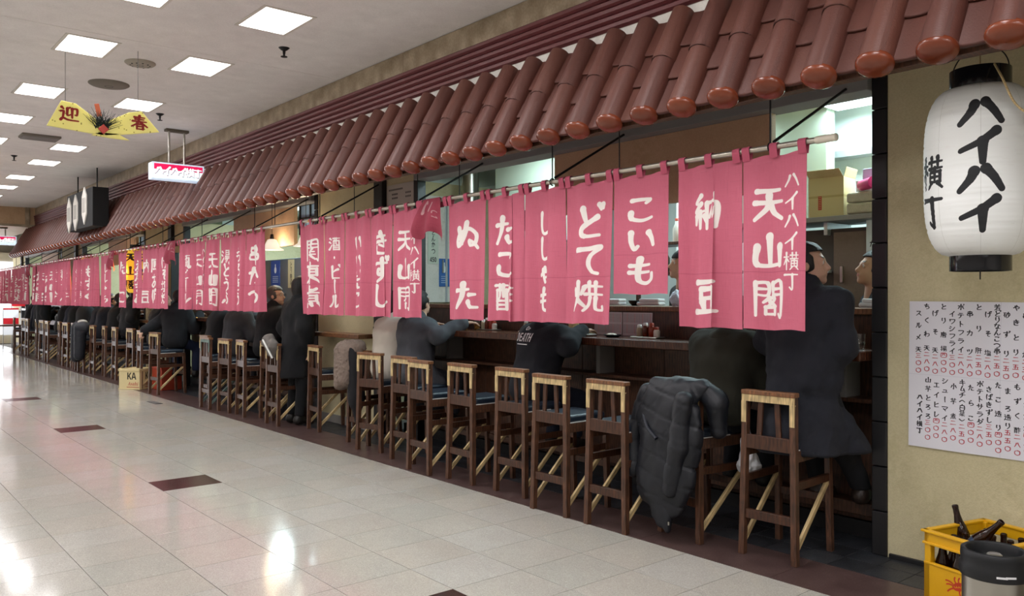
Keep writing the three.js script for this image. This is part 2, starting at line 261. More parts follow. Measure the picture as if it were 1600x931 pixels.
// ------------------------------------------------------------------ shell of the corridor
{
  const c = settingGroup('ceiling');
  // ceiling sheet with the openings of the light panels left as shallow boxes below it
  // boards leave an opening for each recessed light
  const hz = 0.225, hx = 0.305, xs = [...PANEL_X].sort((a, b) => b - a), rz = [...ROWS].sort((a, b) => a - b); let zc = -4.3;
  for (const z of [...rz, null]) { mesh('ceiling_board', box(-23.6, CEIL_Y, zc, 6, CEIL_Y + 0.12, z === null ? 4.5 : z - hz), M.ceil, c); if (z === null) break; let x1 = 6; for (const x of [...xs, null]) { mesh('ceiling_board', box(x === null ? -23.6 : x + hx, CEIL_Y, z - hz, x1, CEIL_Y + 0.12, z + hz), M.ceil, c); if (x !== null) x1 = x - hx; } zc = z + hz; }
  mesh('roof_slab', box(-23.6, CEIL_Y + 0.16, -4.3, 6, CEIL_Y + 0.2, 4.5), M.grey, c);
  mesh('ceiling_board', box(-32, 3.32, -4.3, -24.0, 3.42, 4.5), M.board, c);
  mesh('bulkhead', box(-24.0, 3.3, -4.3, -23.6, CEIL_Y + 0.12, 4.5), M.board, c);
  mesh('bulkhead_rail', box(-23.6, 3.28, -4.1, -23.55, 3.34, 4.5, .005), M.brass, c);
  mesh('bulkhead_rib', box(-23.6, 3.34, -3.98, -23.56, CEIL_Y, -3.88, .005), M.brass, c);
  // joints of the ceiling boards: thin cover strips
  for (const x of [-3.1, -7.7, -12.4, -17]) mesh('joint_strip', box(x, CEIL_Y - 0.0025, -4.1, x + 0.02, CEIL_Y, 4.4), M.ceil, c);
  setting('wall_opposite', box(-32, 0, 4.5, 6, 3.9, 4.7), M.white);
  setting('wall_behind', box(5.8, 0, -8, 6, 3.9, 4.7), M.white);
  setting('wall_far', box(-32.2, 0, -8, -32, 3.9, 4.7), M.white);
  // cornice: brass soffit, ribbed maroon moulding, pale strip above the roof
  const k = settingGroup('trim_1');
  const prism = (pts, x0, x1) => { const s = new THREE.Shape(pts.map(([z, y]) => new THREE.Vector2(z, y))); const g = new THREE.ExtrudeGeometry(s, { depth: x1 - x0, bevelEnabled: false }); g.rotateY(Math.PI / 2); g.scale(1, 1, -1); g.translate(x0, 0, 0); const ix = g.index; const a = g.attributes.position.array; if (!ix) for (let i = 0; i < a.length; i += 9) for (let q = 0; q < 3; q++) { const t = a[i + 3 + q]; a[i + 3 + q] = a[i + 6 + q]; a[i + 6 + q] = t; } g.computeVertexNormals(); return uvm(g); };
  for (let i = 0; i < 9; i++) mesh('soffit_board', box(2.5 - (i + 1) * 2.98, 3.575, -4.2, 2.5 - i * 2.98 - 0.004, 3.765, -4.1, .003), M.brass, k);
  for (let i = 0; i < 5; i++) { const y = 3.572 - i * 0.051, q = i * .006; mesh('moulding_rib', prism([[-4.2, y], [-4.082 - q, y], [-4.07 - q, y - 0.01], [-4.072 - q, y - 0.032], [-4.092 - q, y - 0.046], [-4.2, y - 0.048]], -24.4, 2.5), M.maroon, k); }
  mesh('pale_strip', box(-24.4, 3.15, -4.3, 2.5, 3.6, -4.125), M.white, k);
}
// ------------------------------------------------------------------ tiled awning
{
  const roof = thing('tiled_awning', 'long glazed terracotta roof awning with round capped tile rows over the counters', 'roof');
  const E = new THREE.Vector2(-3.755, 2.585), Tp = new THREE.Vector2(-4.10, 3.235), len = E.distanceTo(Tp), ang = Math.atan2(Tp.y - E.y, -(Tp.x - E.x));
  // local: x across, y out of the roof plane, z runs down the slope towards the eave (0 at the ridge)
  const place = (g) => { const m = new THREE.Matrix4().makeRotationX(ang); g.applyMatrix4(m); g.translate(0, Tp.y, Tp.x); return g; };
  const arch = (r0, r1, z0, z1, lift0, lift1, th) => {            // half-round cover tile with thickness
    const N = 12, v = [], q = (a, b, c, d) => v.push(...a, ...b, ...c, ...a, ...c, ...d), P = (r, l, i, z) => { const t = Math.PI * (-0.06 + 1.12 * i / N); return [-Math.cos(t) * r, Math.sin(t) * r + l, z]; };
    for (let i = 0; i < N; i++) {
      q(P(r0, lift0, i, z0), P(r1, lift1, i, z1), P(r1, lift1, i + 1, z1), P(r0, lift0, i + 1, z0));
      q(P(r1, lift1, i, z1), P(r1 - th, lift1, i, z1), P(r1 - th, lift1, i + 1, z1), P(r1, lift1, i + 1, z1));
      q(P(r0 - th, lift0, i, z0), P(r0, lift0, i, z0), P(r0, lift0, i + 1, z0), P(r0 - th, lift0, i + 1, z0));
      q(P(r1 - th, lift1, i, z1), P(r0 - th, lift0, i, z0), P(r0 - th, lift0, i + 1, z0), P(r1 - th, lift1, i + 1, z1));
    }
    let g = new THREE.BufferGeometry(); g.setAttribute('position', new THREE.Float32BufferAttribute(v, 3)); g = mergeVertices(g, 1e-5); g.computeVertexNormals();
    return uvm(g);
  };
  const pan = (z0, z1, lift) => {                                   // slightly dished pan with a rounded lower lip
    const N = 6, w = 0.105, v = [], q = (a, b, c, d) => v.push(...a, ...b, ...c, ...a, ...c, ...d);
    const P = (i, z, l) => { const t = -1 + 2 * i / N; return [t * w, l + 0.022 * t * t, z]; };
    const prof = [[z0, 0.0], [z1 - 0.008, lift], [z1, lift - 0.007], [z1 - 0.004, lift - 0.024], [z0, -0.02]];
    for (let k = 0; k < prof.length - 1; k++) for (let i = 0; i < N; i++) q(P(i, ...prof[k]), P(i, ...prof[k + 1]), P(i + 1, ...prof[k + 1]), P(i + 1, ...prof[k]));
    let g = new THREE.BufferGeometry(); g.setAttribute('position', new THREE.Float32BufferAttribute(v, 3)); g = mergeVertices(g, 1e-5); g.computeVertexNormals(); return uvm(g);
  };
  const pans = [0, 1, 2].map((k) => place(pan(k * len / 3 - 0.02, (k + 1) * len / 3 + (k === 2 ? 0.02 : 0.012), 0.02)));
  const covers = [place(arch(0.072, 0.078, -0.02, len * 0.5 + 0.006, 0.025, 0.033, 0.012)), place(arch(0.074, 0.082, len * 0.5 - 0.02, len + 0.02, 0.027, 0.034, 0.012))];
  // end cap: bulging disc wider than the tile, hollow lip behind
  let cap = lathe([[0.002, 0.034], [0.03, 0.032], [0.055, 0.024], [0.074, 0.008], [0.079, -0.008], [0.076, -0.026], [0.066, -0.034], [0.05, -0.036], [0.001, -0.036]], 20);
  cap = uvm(cap); cap.rotateX(Math.PI / 2); cap.scale(1.13, 1.04, 1); cap.translate(0, 0.034, len + 0.035); cap = place(cap);
  const X0 = -4.3189, S = 0.2778, far = [[], []];
  for (let i = 19; i > -73; i--) {
    const x = X0 + i * S, own = x > -13.2 && x < 0.2;
    const put = (name, g, mat, dx, bin) => { if (own) { const m = mesh(name, g, mat, roof); m.position.x = dx; } else far[bin].push(g.clone().translate(dx, 0, 0)); };
    const c = ((i * 7) % 4 + 4) % 4;
    pans.forEach((g, k) => put('pan_tile', g, M.roof[(c + k) % 4], x - S / 2, 0));
    covers.forEach((g, k) => put('cover_tile', g, M.roof[(c + k + 2) % 4], x, 0));
    put('end_cap', cap, M.cap[((i % 3) + 3) % 3], x, 1);
  }
  mesh('distant_tiles', mergeGeometries(far[0]), M.roof[0], roof).userData.kind = 'stuff';
  mesh('distant_end_caps', mergeGeometries(far[1]), M.cap[0], roof).userData.kind = 'stuff';
  // boarding under the tiles and barge board at the far end
  const under = (z0, y0, z1, y1, t, x0, x1, mat, name) => { const g = bar([(x0 + x1) / 2, y0, z0], [(x0 + x1) / 2, y1, z1], Math.abs(x1 - x0), t, 0.004); mesh(name, g, mat, roof); };
  under(-3.80, 2.575, -4.16, 3.245, 0.03, -24.4, 1.1, M.wood, 'roof_boarding');
  under(-3.72, 2.56, -4.12, 3.29, 0.10, -24.5, -24.38, M.roof[1], 'barge_tile');
  mesh('eave_batten', box(-24.4, 2.555, -3.86, 1.1, 2.60, -3.79, .004), M.wood, roof);
}
// ------------------------------------------------------------------ shop fronts (period 7.13 m)
const WF = -4.72;                                                   // face of the wall
{
  // end wall on the right, with the menu
  setting('wall_right', box(-2.234, 0, -7.6, 1.2, 2.86, WF), M.cream);
  setting('baseboard_right', box(-2.22, 0, WF, 1.2, 0.028, WF + 0.02, .003), M.black);
  const upper = settingGroup('wall_upper');
  mesh('upper_wall', box(-24.4, 2.86, -4.95, 1.1, 3.8, -4.62), M.board, upper);
  setting('wall_kitchen', box(-30, 0, -7.6, -2.234, 3.3, -7.4), M.kitchen);
  setting('ceiling_kitchen', box(-30, 3.12, -7.6, -2.2, 3.22, -4.95), M.kitchen);
  for (let u = 0; u < 4; u++) {
    const o = -2.265 - u * UNIT;                                    // right edge of the opening
    // black tiled post on the right edge
    const p = settingGroup(`trim_${10 + u}`);
    mesh('post_core', box(o - 0.052, 0, -4.86, o + 0.022, 2.86, -4.735), M.black, p);
    const nT = 11; for (let k = 0; k < nT; k++) mesh('post_tile', box(o - 0.06, k * 0.26 + 0.002, -4.87, o + 0.03, k * 0.26 + 0.257, WF + 0.012, 0.006), M.blackGloss.clone ? (k % 2 ? M.black : M.blackB ??= std({ color: 0x1d1d20, roughness: 0.4 })) : M.black, p);
    
    // lintel, hanging board
    setting(`trim_${20 + u}`, box(o - 4.86, 2.715, -4.86, o - .06, 2.86, -4.66, .006), M.beam);
    setting(`trim_${30 + u}`, box(o - 2.85, 2.2, -4.82, o - 0.76, 2.715, -4.77, .004), M.board);
    // slender post and pillar, cream wall between the shops
    setting(`trim_${40 + u}`, box(o - 4.92, 0, -4.8, o - 4.84, 2.86, -4.70, .004), M.black);
    setting(`trim_${50 + u}`, box(o - 5.73, 0, -4.84, o - 5.55, 2.86, WF + 0.02, .006), M.black);
    const w = settingGroup(`wall_between_${u + 1}`);
    mesh('cream_wall', box(o - 5.56, 2.3, -4.82, o - 4.9, 2.86, -4.76), M.cream, w);
    mesh('cream_wall', box(o - UNIT + 0.0, 0.1, -7.5, o - 5.72, 2.86, WF), M.cream, w);
    mesh('grey_plinth', box(o - UNIT + 0.0, 0, -7.5, o - 5.72, 0.1, WF + 0.012, .004), M.grey, w);
    mesh('wall_shelf', box(o - UNIT + 0.3, 1.045, WF - 0.01, o - 5.75, 1.095, WF + 0.20, .006), M.mid, w);
    // kitchen light
    for (const [dx, lz, li, wh] of [[u ? 2.5 : 0.6, -6.3, 1, 'back'], [u ? 4.1 : 2.5, -6.3, 1, 'back'], [u ? 1.9 : 3.7, -5.35, .6, 'front']]) {
      const f = thing('kitchen_light', `cool white light panel at the ${wh} of the ${['first', 'second', 'third', 'fourth'][u]} kitchen from the tiled post`, 'ceiling light', [o - dx, 3.12, lz], 0, `kitchen lights ${u + 1}`);
      mesh('housing', box(-0.62, -0.06, -0.16, 0.62, 0, 0.16, .01), M.alu, f); mesh('diffuser', box(-0.6, -0.07, -0.14, 0.6, -0.058, 0.14), M.kpanel, f);
      areaLight(0xdffaff, KITCHEN_LIGHT * li, 1.2, 0.28, o - dx, 3.04, lz, o - dx, 0, lz);
    }
  }
}

// ------------------------------------------------------------------ ceiling fittings
const ORD = ['first', 'second', 'third', 'fourth', 'fifth', 'sixth', 'seventh', 'eighth', 'ninth', 'tenth', 'eleventh', 'twelfth', 'thirteenth', 'fourteenth', 'fifteenth', 'sixteenth', 'seventeenth', 'eighteenth', 'nineteenth', 'twentieth', 'twenty-first', 'twenty-second', 'twenty-third', 'twenty-fourth', 'twenty-fifth', 'twenty-sixth', 'twenty-seventh', 'twenty-eighth', 'twenty-ninth', 'thirtieth'];
{
  const w = 0.55, d = 0.39;
  ROWS.forEach((z, r) => PANEL_X.forEach((x, i) => {
    const f = thing('ceiling_light', `glowing ceiling panel, ${ORD[PANEL_X.length - 1 - i]} from the far bulkhead, ${['row beside the cornice', 'second row from the cornice', 'third row from the cornice', 'row by the opposite wall'][r]}`, 'ceiling light', [x, CEIL_Y, z], 0, `ceiling panels row ${r + 1}`);
    const y0 = -0.004, y1 = 0.05, e = 0.028;
    mesh('frame', merge([box(-w / 2 - e, y0, -d / 2 - e, w / 2 + e, y1, -d / 2), box(-w / 2 - e, y0, d / 2, w / 2 + e, y1, d / 2 + e), box(-w / 2 - e, y0, -d / 2, -w / 2, y1, d / 2), box(w / 2, y0, -d / 2, w / 2 + e, y1, d / 2)]), M.white, f);
    mesh('diffuser', box(-w / 2, 0.03, -d / 2, w / 2, 0.048, d / 2), M.panel, f);
    areaLight(0xfdfbff, PANEL_LIGHT, w, d, x, CEIL_Y + 0.024, z, x, 0, z);
  }));
  const disc = (name, label, cat, x, z, r, mat, holes) => {
    const f = thing(name, label, cat, [x, CEIL_Y, z]);
    mesh('plate', lathe([[0.001, -0.03], [r * .55, -0.03], [r * .9, -0.02], [r, -0.008], [r, 0]], 28), mat, f);
    for (let k = 1; k <= holes; k++) { const g = new THREE.TorusGeometry(r * 0.2 * k, 0.006, 5, 24); g.rotateX(Math.PI / 2); mesh('ring', g.translate(0, -0.03 + 0.004 * k, 0), M.iron, f); }
    return f;
  };
  const ventGrey = std({ color: 0x7d766c, roughness: 0.7 });
  disc('air_vent', 'round grey ceiling air diffuser between the two rows of lights', 'vent', -9.40, -2.32, 0.2, ventGrey, 4);
  const sp = disc('ceiling_speaker', 'small round perforated ceiling speaker beside the light row', 'speaker', -8.364, -2.343, 0.14, std({ color: 0xa39c90, roughness: 0.7 }), 2);
  for (let k = 0; k < 10; k++) { const a = k * 0.628; mesh('grille_dot', new THREE.SphereGeometry(0.012, 6, 4).translate(Math.cos(a) * 0.085, -0.022, Math.sin(a) * 0.085), M.iron, sp); }
  const lv = thing('air_vent', 'long slotted grey ceiling vent near the fan decoration', 'vent', [-13.07, CEIL_Y, -2.33]);
  mesh('frame', box(-0.16, -0.03, -0.24, 0.16, 0, 0.24, .006), ventGrey, lv); for (let k = 0; k < 6; k++) mesh('slat', box(-0.14 + k * 0.05, -0.045, -0.22, -0.115 + k * 0.05, -0.028, 0.22), M.grey, lv);
  for (const [x, z, l] of [[-7.03, -3.205, 'dark sprinkler head on the ceiling near the cornice, before the hanging sign'], [-10.53, -3.18, 'dark sprinkler head on the ceiling beside the hanging sign'], [-15.1, -2.33, 'dark sprinkler head beyond the slotted vent']]) {
    const s = thing('sprinkler', l, 'sprinkler', [x, CEIL_Y, z]);
    mesh('rosette', lathe([[0.001, -0.025], [0.025, -0.022], [0.05, 0]], 16), M.iron, s); mesh('head', lathe([[0.001, -0.085], [0.03, -0.083], [0.03, -0.078], [0.008, -0.072], [0.012, -0.045], [0.014, -0.02]], 14), M.iron, s);
  }
}
// ------------------------------------------------------------------ hanging lit sign
const signFace = canvasTex(512, 150, (c, w, h) => {
  const gr = '#d9f3f4'; c.fillStyle = gr; c.fillRect(0, 0, w, h); c.fillStyle = '#d0154f'; c.fillRect(0, 0, w, 62);
  [...'ハイハイ横丁'].forEach((ch, i) => { glyph(c, ch, 54 + i * 81, 27, 98, 0.26, '#6b3a58'); glyph(c, ch, 52 + i * 81, 22, 98, 0.2, '#ffffff'); });
});
const hangingSign = (x, y, z, label) => {
  const s = thing('hanging_sign', label, 'sign', [x, y, z]); const L = 0.685, H = 0.225, t = 0.17;
  const edge = std({ color: 0xdfeaf2, emissive: 0xcfe6ff, emissiveIntensity: 0.5, roughness: 0.4 });
  mesh('casing', box(-t / 2, -H / 2, -L / 2, t / 2, H / 2, L / 2, 0.012), edge, s);
  for (const sg of [1, -1]) {
    const face = new THREE.PlaneGeometry(L - 0.05, H - 0.04); face.rotateY(sg * Math.PI / 2); face.translate(sg * (t / 2 + 0.002), 0, 0);
    mesh('lit_face', face, std({ map: signFace, emissive: 0xffffff, emissiveMap: signFace, emissiveIntensity: 0.8, roughness: 0.4 }), s);
    areaLight(0xffe9ee, 1.2, L - 0.05, H - 0.04, x + sg * (t / 2 + 0.012), y, z, x + sg * 3, y, z);
  }
  const top = (x < -23.6 ? 3.32 : CEIL_Y) - y;
  for (const dz of [-0.1, 0.1]) mesh('hanger', rodGeo([0, H / 2 - .01, dz], [0, top - 0.03, dz], 0.014, 10), M.steel, s);
  mesh('ceiling_bracket', box(-0.05, top - 0.035, -0.15, 0.05, top, 0.15, .006), std({ color: 0x6d6255, roughness: 0.6 }), s);
};
hangingSign(-11.4, 3.19, -3.66, 'lit pink and white hanging sign on two rods beside the cornice');
hangingSign(-24.6, 2.98, -3.5, 'small lit hanging sign under the far bulkhead');
// ------------------------------------------------------------------ new year fans under the ceiling
{
  const g = thing('fan_decoration', 'two yellow paper fans with red characters and a pine sprig hung from the ceiling', 'decoration', [-8, 2.99, -1.92]);
  const fanTex = (ch) => canvasTex(256, 256, (c) => { c.fillStyle = '#f4ee9c'; c.fillRect(0, 0, 256, 256); let s = 5; const q = () => (s = (s * 16807) % 2147483647) / 2147483647; c.fillStyle = '#8c8434'; for (let k = 0; k < 46; k++) c.fillRect(q() * 256, q() * 256, 4, 5); c.save(); glyph(c, ch, 128, 92, 70, 0.19, '#8d1a14', 1.1); c.restore(); });
  const fan = (pts, ch, cz, cy) => {                                // outline in (z, y)
    const s = new THREE.Shape(pts.map(([z, y]) => new THREE.Vector2(-z, y))); const geo = new THREE.ExtrudeGeometry(s, { depth: 0.015, bevelEnabled: true, bevelSize: 0.004, bevelThickness: 0.003, bevelSegments: 1 });
    const p = geo.attributes.position, uv = geo.attributes.uv; for (let i = 0; i < p.count; i++) { uv.setXY(i, 0.5 + (p.getX(i) + cz) / 0.5, 0.5 + (p.getY(i) - cy) / 0.5); }
    geo.rotateY(Math.PI / 2); const t = fanTex(ch); t.wrapS = t.wrapT = THREE.RepeatWrapping; return mesh('paper_fan', geo, new THREE.MeshPhysicalMaterial({ map: t, roughness: 1, transmission: 0.4, thickness: 0 }), g);
  };
  fan([[0.44, 0.0], [0.33, 0.225], [0.22, 0.215], [-0.02, 0.05], [0.0, -0.03]], '迎', 0.27, 0.12);
  fan([[-0.02, -0.03], [0.02, 0.06], [-0.22, 0.20], [-0.33, 0.225], [-0.48, 0.06]], '春', -0.31, 0.12);
  fan([[0.09, -0.04], [0.03, -0.01], [-0.12, -0.005], [-0.22, -0.05], [-0.06, -0.045]], '・', 0.4, 0.4);
  const needles = []; for (let k = 0; k < 90; k++) { const a = rr(0.5, 2.75), L = rr(0.07, 0.17), b = [0.02, 0.04 + rr(-.02, .03), rr(-0.05, 0.06)]; const e = [b[0] + rr(-0.02, 0.07), b[1] + Math.sin(a) * L, b[2] + Math.cos(a) * L]; needles.push(rodGeo(b, e, 0.0035, 4, 0.001)); }
  const sprig = mesh('pine_sprig', merge(needles), std({ color: 0x1d2a24, roughness: 0.8 }), g); sprig.userData.kind = 'stuff';
  const dia = new THREE.CylinderGeometry(0.045, 0.045, 0.012, 4); dia.rotateZ(Math.PI / 2); dia.translate(0.035, 0.02, 0); mesh('red_ornament', dia, std({ color: 0xb0301c, roughness: 0.5 }), g);
  mesh('paper_tag', bar([0.03, 0.13, 0.03], [0.03, 0.24, 0.055], 0.006, 0.04), std({ color: 0xcf6a44, roughness: 0.7 }), g);
  for (const [z, y] of [[0.3, 0.22], [-0.3, 0.22]]) mesh('cord', rodGeo([0.008, y, z], [0.008, CEIL_Y - 2.99, z], 0.002, 5), M.iron, g);
}
// black box sign with white pointed panels
{
  const g = thing('box_sign', 'black box sign with three white pointed panels hung under the cornice', 'sign', [-16.3, 3.07, -3.66]);
  mesh('box', box(-0.95, -0.33, -0.13, 0.95, 0.34, 0.13, .01), std({ color: 0x08080a, roughness: 0.8 }), g);
  for (const [x, y] of [[-0.74, -0.02], [-0.24, -0.01], [0.42, 0.06]]) {
    const s = new THREE.Shape([[0, -0.34], [0.15, -0.16], [0.15, 0.16], [0, 0.32], [-0.15, 0.16], [-0.15, -0.16]].map(([a, b]) => new THREE.Vector2(a, b)));
    const geo = new THREE.ExtrudeGeometry(s, { depth: 0.02, bevelEnabled: false }); geo.translate(x, y, 0.13); const p = mesh('pointed_panel', uvm(geo), M.white, g);
    for (const k of [-0.07, 0, 0.07]) mesh('grey_stripe', box(x + k - 0.012, y - 0.13, 0.15, x + k + 0.012, y + 0.13, 0.154), M.grey, p);
  }
  for (const x of [-.7, .7]) mesh('hanger', rodGeo([x, 0.33, 0], [x, CEIL_Y - 3.07, 0], .012, 8), M.iron, g);
}
// ------------------------------------------------------------------ noren curtains
const ROD_Y = 2.33, ROD_Z = -4.0;
const PINK = '#ca687e';
const norenTex = {};
const clothTex = (text, side, far) => {
  const key = text + side; if (norenTex[key]) return norenTex[key];
  const W = far ? 128 : 256, H = far ? 288 : 576;
  return norenTex[key] = canvasTex(W, H, (c) => {
    c.fillStyle = PINK; c.fillRect(0, 0, W, H); let s = 77; const q = () => (s = (s * 16807) % 2147483647) / 2147483647;
    for (let k = 0; k < 900; k++) { c.fillStyle = q() > .5 ? 'rgba(255,200,205,0.05)' : 'rgba(90,10,30,0.06)'; if (q() > .5) c.fillRect(q() * W, q() * H, 1, 14 + q() * 30); else c.fillRect(q() * W, q() * H, 10 + q() * 26, 1); }
    c.fillStyle = 'rgba(110,24,44,0.35)'; c.fillRect(0, H * 0.665, W, 1.5);
    const n = [...text].length, sz = Math.min(W * (side ? 0.5 : 0.56), H * 0.74 / n * 1.06);
    column(c, text, W * (side ? 0.4 : 0.5), H * 0.16, H * 0.93, sz, 0.175, '#f3ece6');
    if (side) column(c, side, W * 0.77, H * 0.1, H * 0.78, W * 0.25, 0.13, '#f3ece6');
  });
};
const loopGeo = (() => {                                             // flat belt loop round the rod
  const pts = []; for (let k = 0; k <= 12; k++) { const a = -0.5 + (Math.PI + 1.0) * k / 12; pts.push([Math.cos(a) * 0.021, Math.sin(a) * 0.021]); }
  pts.unshift([0.010, -0.06]); pts.push([-0.010, -0.06]); const v = [], w = 0.024, q = (a, b, c, d) => v.push(...a, ...b, ...c, ...a, ...c, ...d);
  const off = pts.map(([z, y]) => { const l = Math.hypot(z, y) || 1; return [z + z / l * 0.002, y + (y > -0.02 ? y / l * 0.002 : 0)]; });
  for (let i = 0; i < pts.length - 1; i++) { const [z0, y0] = off[i], [z1, y1] = off[i + 1], [a0, b0] = pts[i], [a1, b1] = pts[i + 1]; q([-w, y0, z0], [w, y0, z0], [w, y1, z1], [-w, y1, z1]); q([w, b0, a0], [-w, b0, a0], [-w, b1, a1], [w, b1, a1]); q([w, y0, z0], [w, b0, a0], [w, b1, a1], [w, y1, z1]); q([-w, b0, a0], [-w, y0, z0], [-w, y1, z1], [-w, b1, a1]); }
  let g = new THREE.BufferGeometry(); g.setAttribute('position', new THREE.Float32BufferAttribute(v, 3)); g.computeVertexNormals(); return uvm(g);
})();
const loopMat = fabric(0xc25a72, { side: THREE.DoubleSide });
// sheet of cloth between x1 (left) and x0 (right); the sheet is wider than the gap, the surplus hangs in folds
const clothGeo = (x0, x1, bottom, o, nu = 40, nv = 26) => {
  const v = [], uv = [], ix = [], th = 0.0022, W = x0 - x1, top = ROD_Y - 0.045;
  const pleat = o.pleat ?? -1, pd = o.pd ?? 0.07;
  for (let f = 0; f < 2; f++) for (let j = 0; j <= nv; j++) for (let i = 0; i <= nu; i++) {
    const u = i / nu, t = j / nv, amp = (0.008 + 0.021 * t) * (o.amp ?? 1);
    let x = u, z = amp * Math.sin((u * o.nf + o.ph + 0.12 * t) * Math.PI * 2) + amp * 0.5 * Math.sin((u * o.nf * 2.3 + o.ph * 3) * Math.PI * 2 + t);
    if (pleat >= 0) {                                                // S-fold: cloth doubles back on itself
      const a = pleat, b = pleat + pd, k = pd * (0.35 + 0.65 * t); const c = pleat + pd * 2;
      if (u < a) x = u * (1 + 0); else if (u < b) { x = a - (u - a) / pd * k * 0.9; z -= 0.018 * t * (u - a) / pd; } else { x = (a - k * 0.9) + (u - b) / (1 - b) * (1 - a + k * 0.9); z -= 0.018 * t * Math.max(0, 1 - (u - b) / 0.2); }
      void c;
    }
    const pin = 1 - 0.02 * t * (o.narrow ?? 1);
    const sag = j === 0 ? 0.006 * Math.sin(u * Math.PI * 2 * 2) : 0;
    v.push(x1 + W * (0.5 + (x - 0.5) * pin) + (o.sway ?? 0) * t, top - sag - (top - bottom) * t + 0.004 * Math.sin(u * 9 + o.ph * 5) * t, ROD_Z + z + (o.out ?? 0) * t * t + (f ? -th : 0)); uv.push(u, 1 - t);
  }
  const n1 = nu + 1, sh = n1 * (nv + 1);
  for (let j = 0; j < nv; j++) for (let i = 0; i < nu; i++) { const a = j * n1 + i, b = a + 1, c = a + n1, d = c + 1; ix.push(a, c, b, b, c, d); ix.push(a + sh, b + sh, c + sh, b + sh, d + sh, c + sh); }
  const rim = (a, b) => ix.push(a, a + sh, b, b, a + sh, b + sh);
  for (let i = 0; i < nu; i++) { rim(i, i + 1); const a = nv * n1 + i; rim(a + 1, a); } for (let j = 0; j < nv; j++) { const a = j * n1; rim(a + n1, a); rim(a + nu, a + nu + n1); }
  const g = new THREE.BufferGeometry(); g.setAttribute('position', new THREE.Float32BufferAttribute(v, 3)); g.setAttribute('uv', new THREE.Float32BufferAttribute(uv, 2)); g.setIndex(ix); g.computeVertexNormals(); return g;
};
const strip = (x0, x1, text, label, o = {}) => {
  const far = x0 < -12; const s = thing('noren_strip', label, 'curtain', [0, 0, 0], 0, o.group ?? 'pink noren strips on the long rod');
  const opt = { nf: o.nf ?? rr(1.2, 2.2), ph: o.ph ?? rnd(), amp: o.amp ?? rr(0.7, 1.4), ...o };
  const mat = std({ map: clothTex(text, o.side ?? '', far), roughness: 0.95, bumpMap: weave, bumpScale: 0.0008, side: THREE.DoubleSide });
  mesh('cloth', clothGeo(x0 - 0.004, x1 + 0.004, o.bottom ?? 1.325, opt, far ? 22 : 44, far ? 12 : 26), mat, s);
  for (const u of [0.07, 0.5, 0.93]) mesh('loop', loopGeo, loopMat, s).position.set(x1 + (x0 - x1) * u, ROD_Y, ROD_Z);
};
// strip thrown over the rod: a bunched short flap
const flap = (x0, x1, label, text = 'い') => {
  const s = thing('noren_strip', label, 'curtain', [0, 0, 0], 0, 'noren strips thrown over the rod'); const nu = 30, nv = 20, v = [], uv = [], ix = [], W = x0 - x1, tri = [0, 1, 2, 3];
  void tri;
  for (let j = 0; j <= nv; j++) for (let i = 0; i <= nu; i++) {            // up behind the rod, over it, then down in front in a loose triangular flap
    const u = i / nu, t = j / nv, over = t < 0.25, k = over ? 0 : (t - 0.25) / 0.75;
    const drop = 0.345 + 0.05 * Math.sin(u * 6 + 1) - 0.07 * Math.pow(1 - u, 2);
    const y = over ? ROD_Y - 0.06 + 0.08 * Math.sin(t / 0.25 * Math.PI / 2) : ROD_Y + 0.02 - k * drop;
    const z = over ? -0.022 + 0.044 * t / 0.25 : 0.024 + 0.04 * Math.sin(k * 2.6) + 0.026 * k * Math.sin(u * 11 + k * 2);
    const wv = over ? 0.5 : 0.5 + 0.55 * Math.pow(k, 0.8) - 0.12 * Math.max(0, k - 0.85) / 0.15;
    v.push(x1 + W * (0.52 + (u - 0.5) * wv - 0.06 * k), y, ROD_Z + z); uv.push(u, 0.2 + 0.6 * t);
  }
  const n1 = nu + 1; for (let j = 0; j < nv; j++) for (let i = 0; i < nu; i++) { const a = j * n1 + i, b = a + 1, c = a + n1, d = c + 1; ix.push(a, c, b, b, c, d); }
  const g = new THREE.BufferGeometry(); g.setAttribute('position', new THREE.Float32BufferAttribute(v, 3)); g.setAttribute('uv', new THREE.Float32BufferAttribute(uv, 2)); g.setIndex(ix); g.computeVertexNormals();
  mesh('cloth', g, std({ map: clothTex(text, 'いこし', true), color: 0xc49aa2, roughness: 0.95, side: THREE.DoubleSide }), s);
  mesh('loop', loopGeo, loopMat, s).position.set(x1 + W * 0.12, ROD_Y, ROD_Z); mesh('loop', loopGeo, loopMat, s).position.set(x1 + W * 0.9, ROD_Y, ROD_Z);
};
const HH = 'ハイハイ横丁';
strip(-2.317, -2.72, '天山閣', 'pink noren strip by the rod end with three big and six small white characters', { side: HH, nf: 1.1, ph: .2, amp: .7, group: undefined });
strip(-2.725, -3.175, '納豆', 'pink noren strip reading natto, beside the strip at the rod end', { pleat: 0.60, pd: 0.1, nf: 1.3, ph: .4 });
strip(-3.25, -3.71, 'こいも', 'short pink noren strip reading koimo, hanging higher than its neighbours', { bottom: 1.525, nf: 1, ph: .1, amp: .5 });
strip(-3.712, -4.168, 'どて焼', 'pink noren strip reading doteyaki in white', { nf: 1.4, ph: .7, out: 0.02 });
strip(-4.172, -4.605, 'ししゃも', 'pink noren strip reading shishamo with a deep fold', { pleat: 0.62, pd: 0.1, nf: 1.2, ph: .3, amp: .8 });
strip(-4.61, -5.065, 'たこ酢', 'pink noren strip reading takosu, vinegared octopus', { nf: 1.6, ph: .9, pleat: .70, pd: .05, amp: .8 });
strip(-5.07, -5.585, 'ぬた', 'pink noren strip with two white characters reading nuta', { nf: 1.3, ph: .75, amp: .7 });
flap(-5.57, -6.03, 'pink noren strip thrown up over the rod beside the nuta strip');
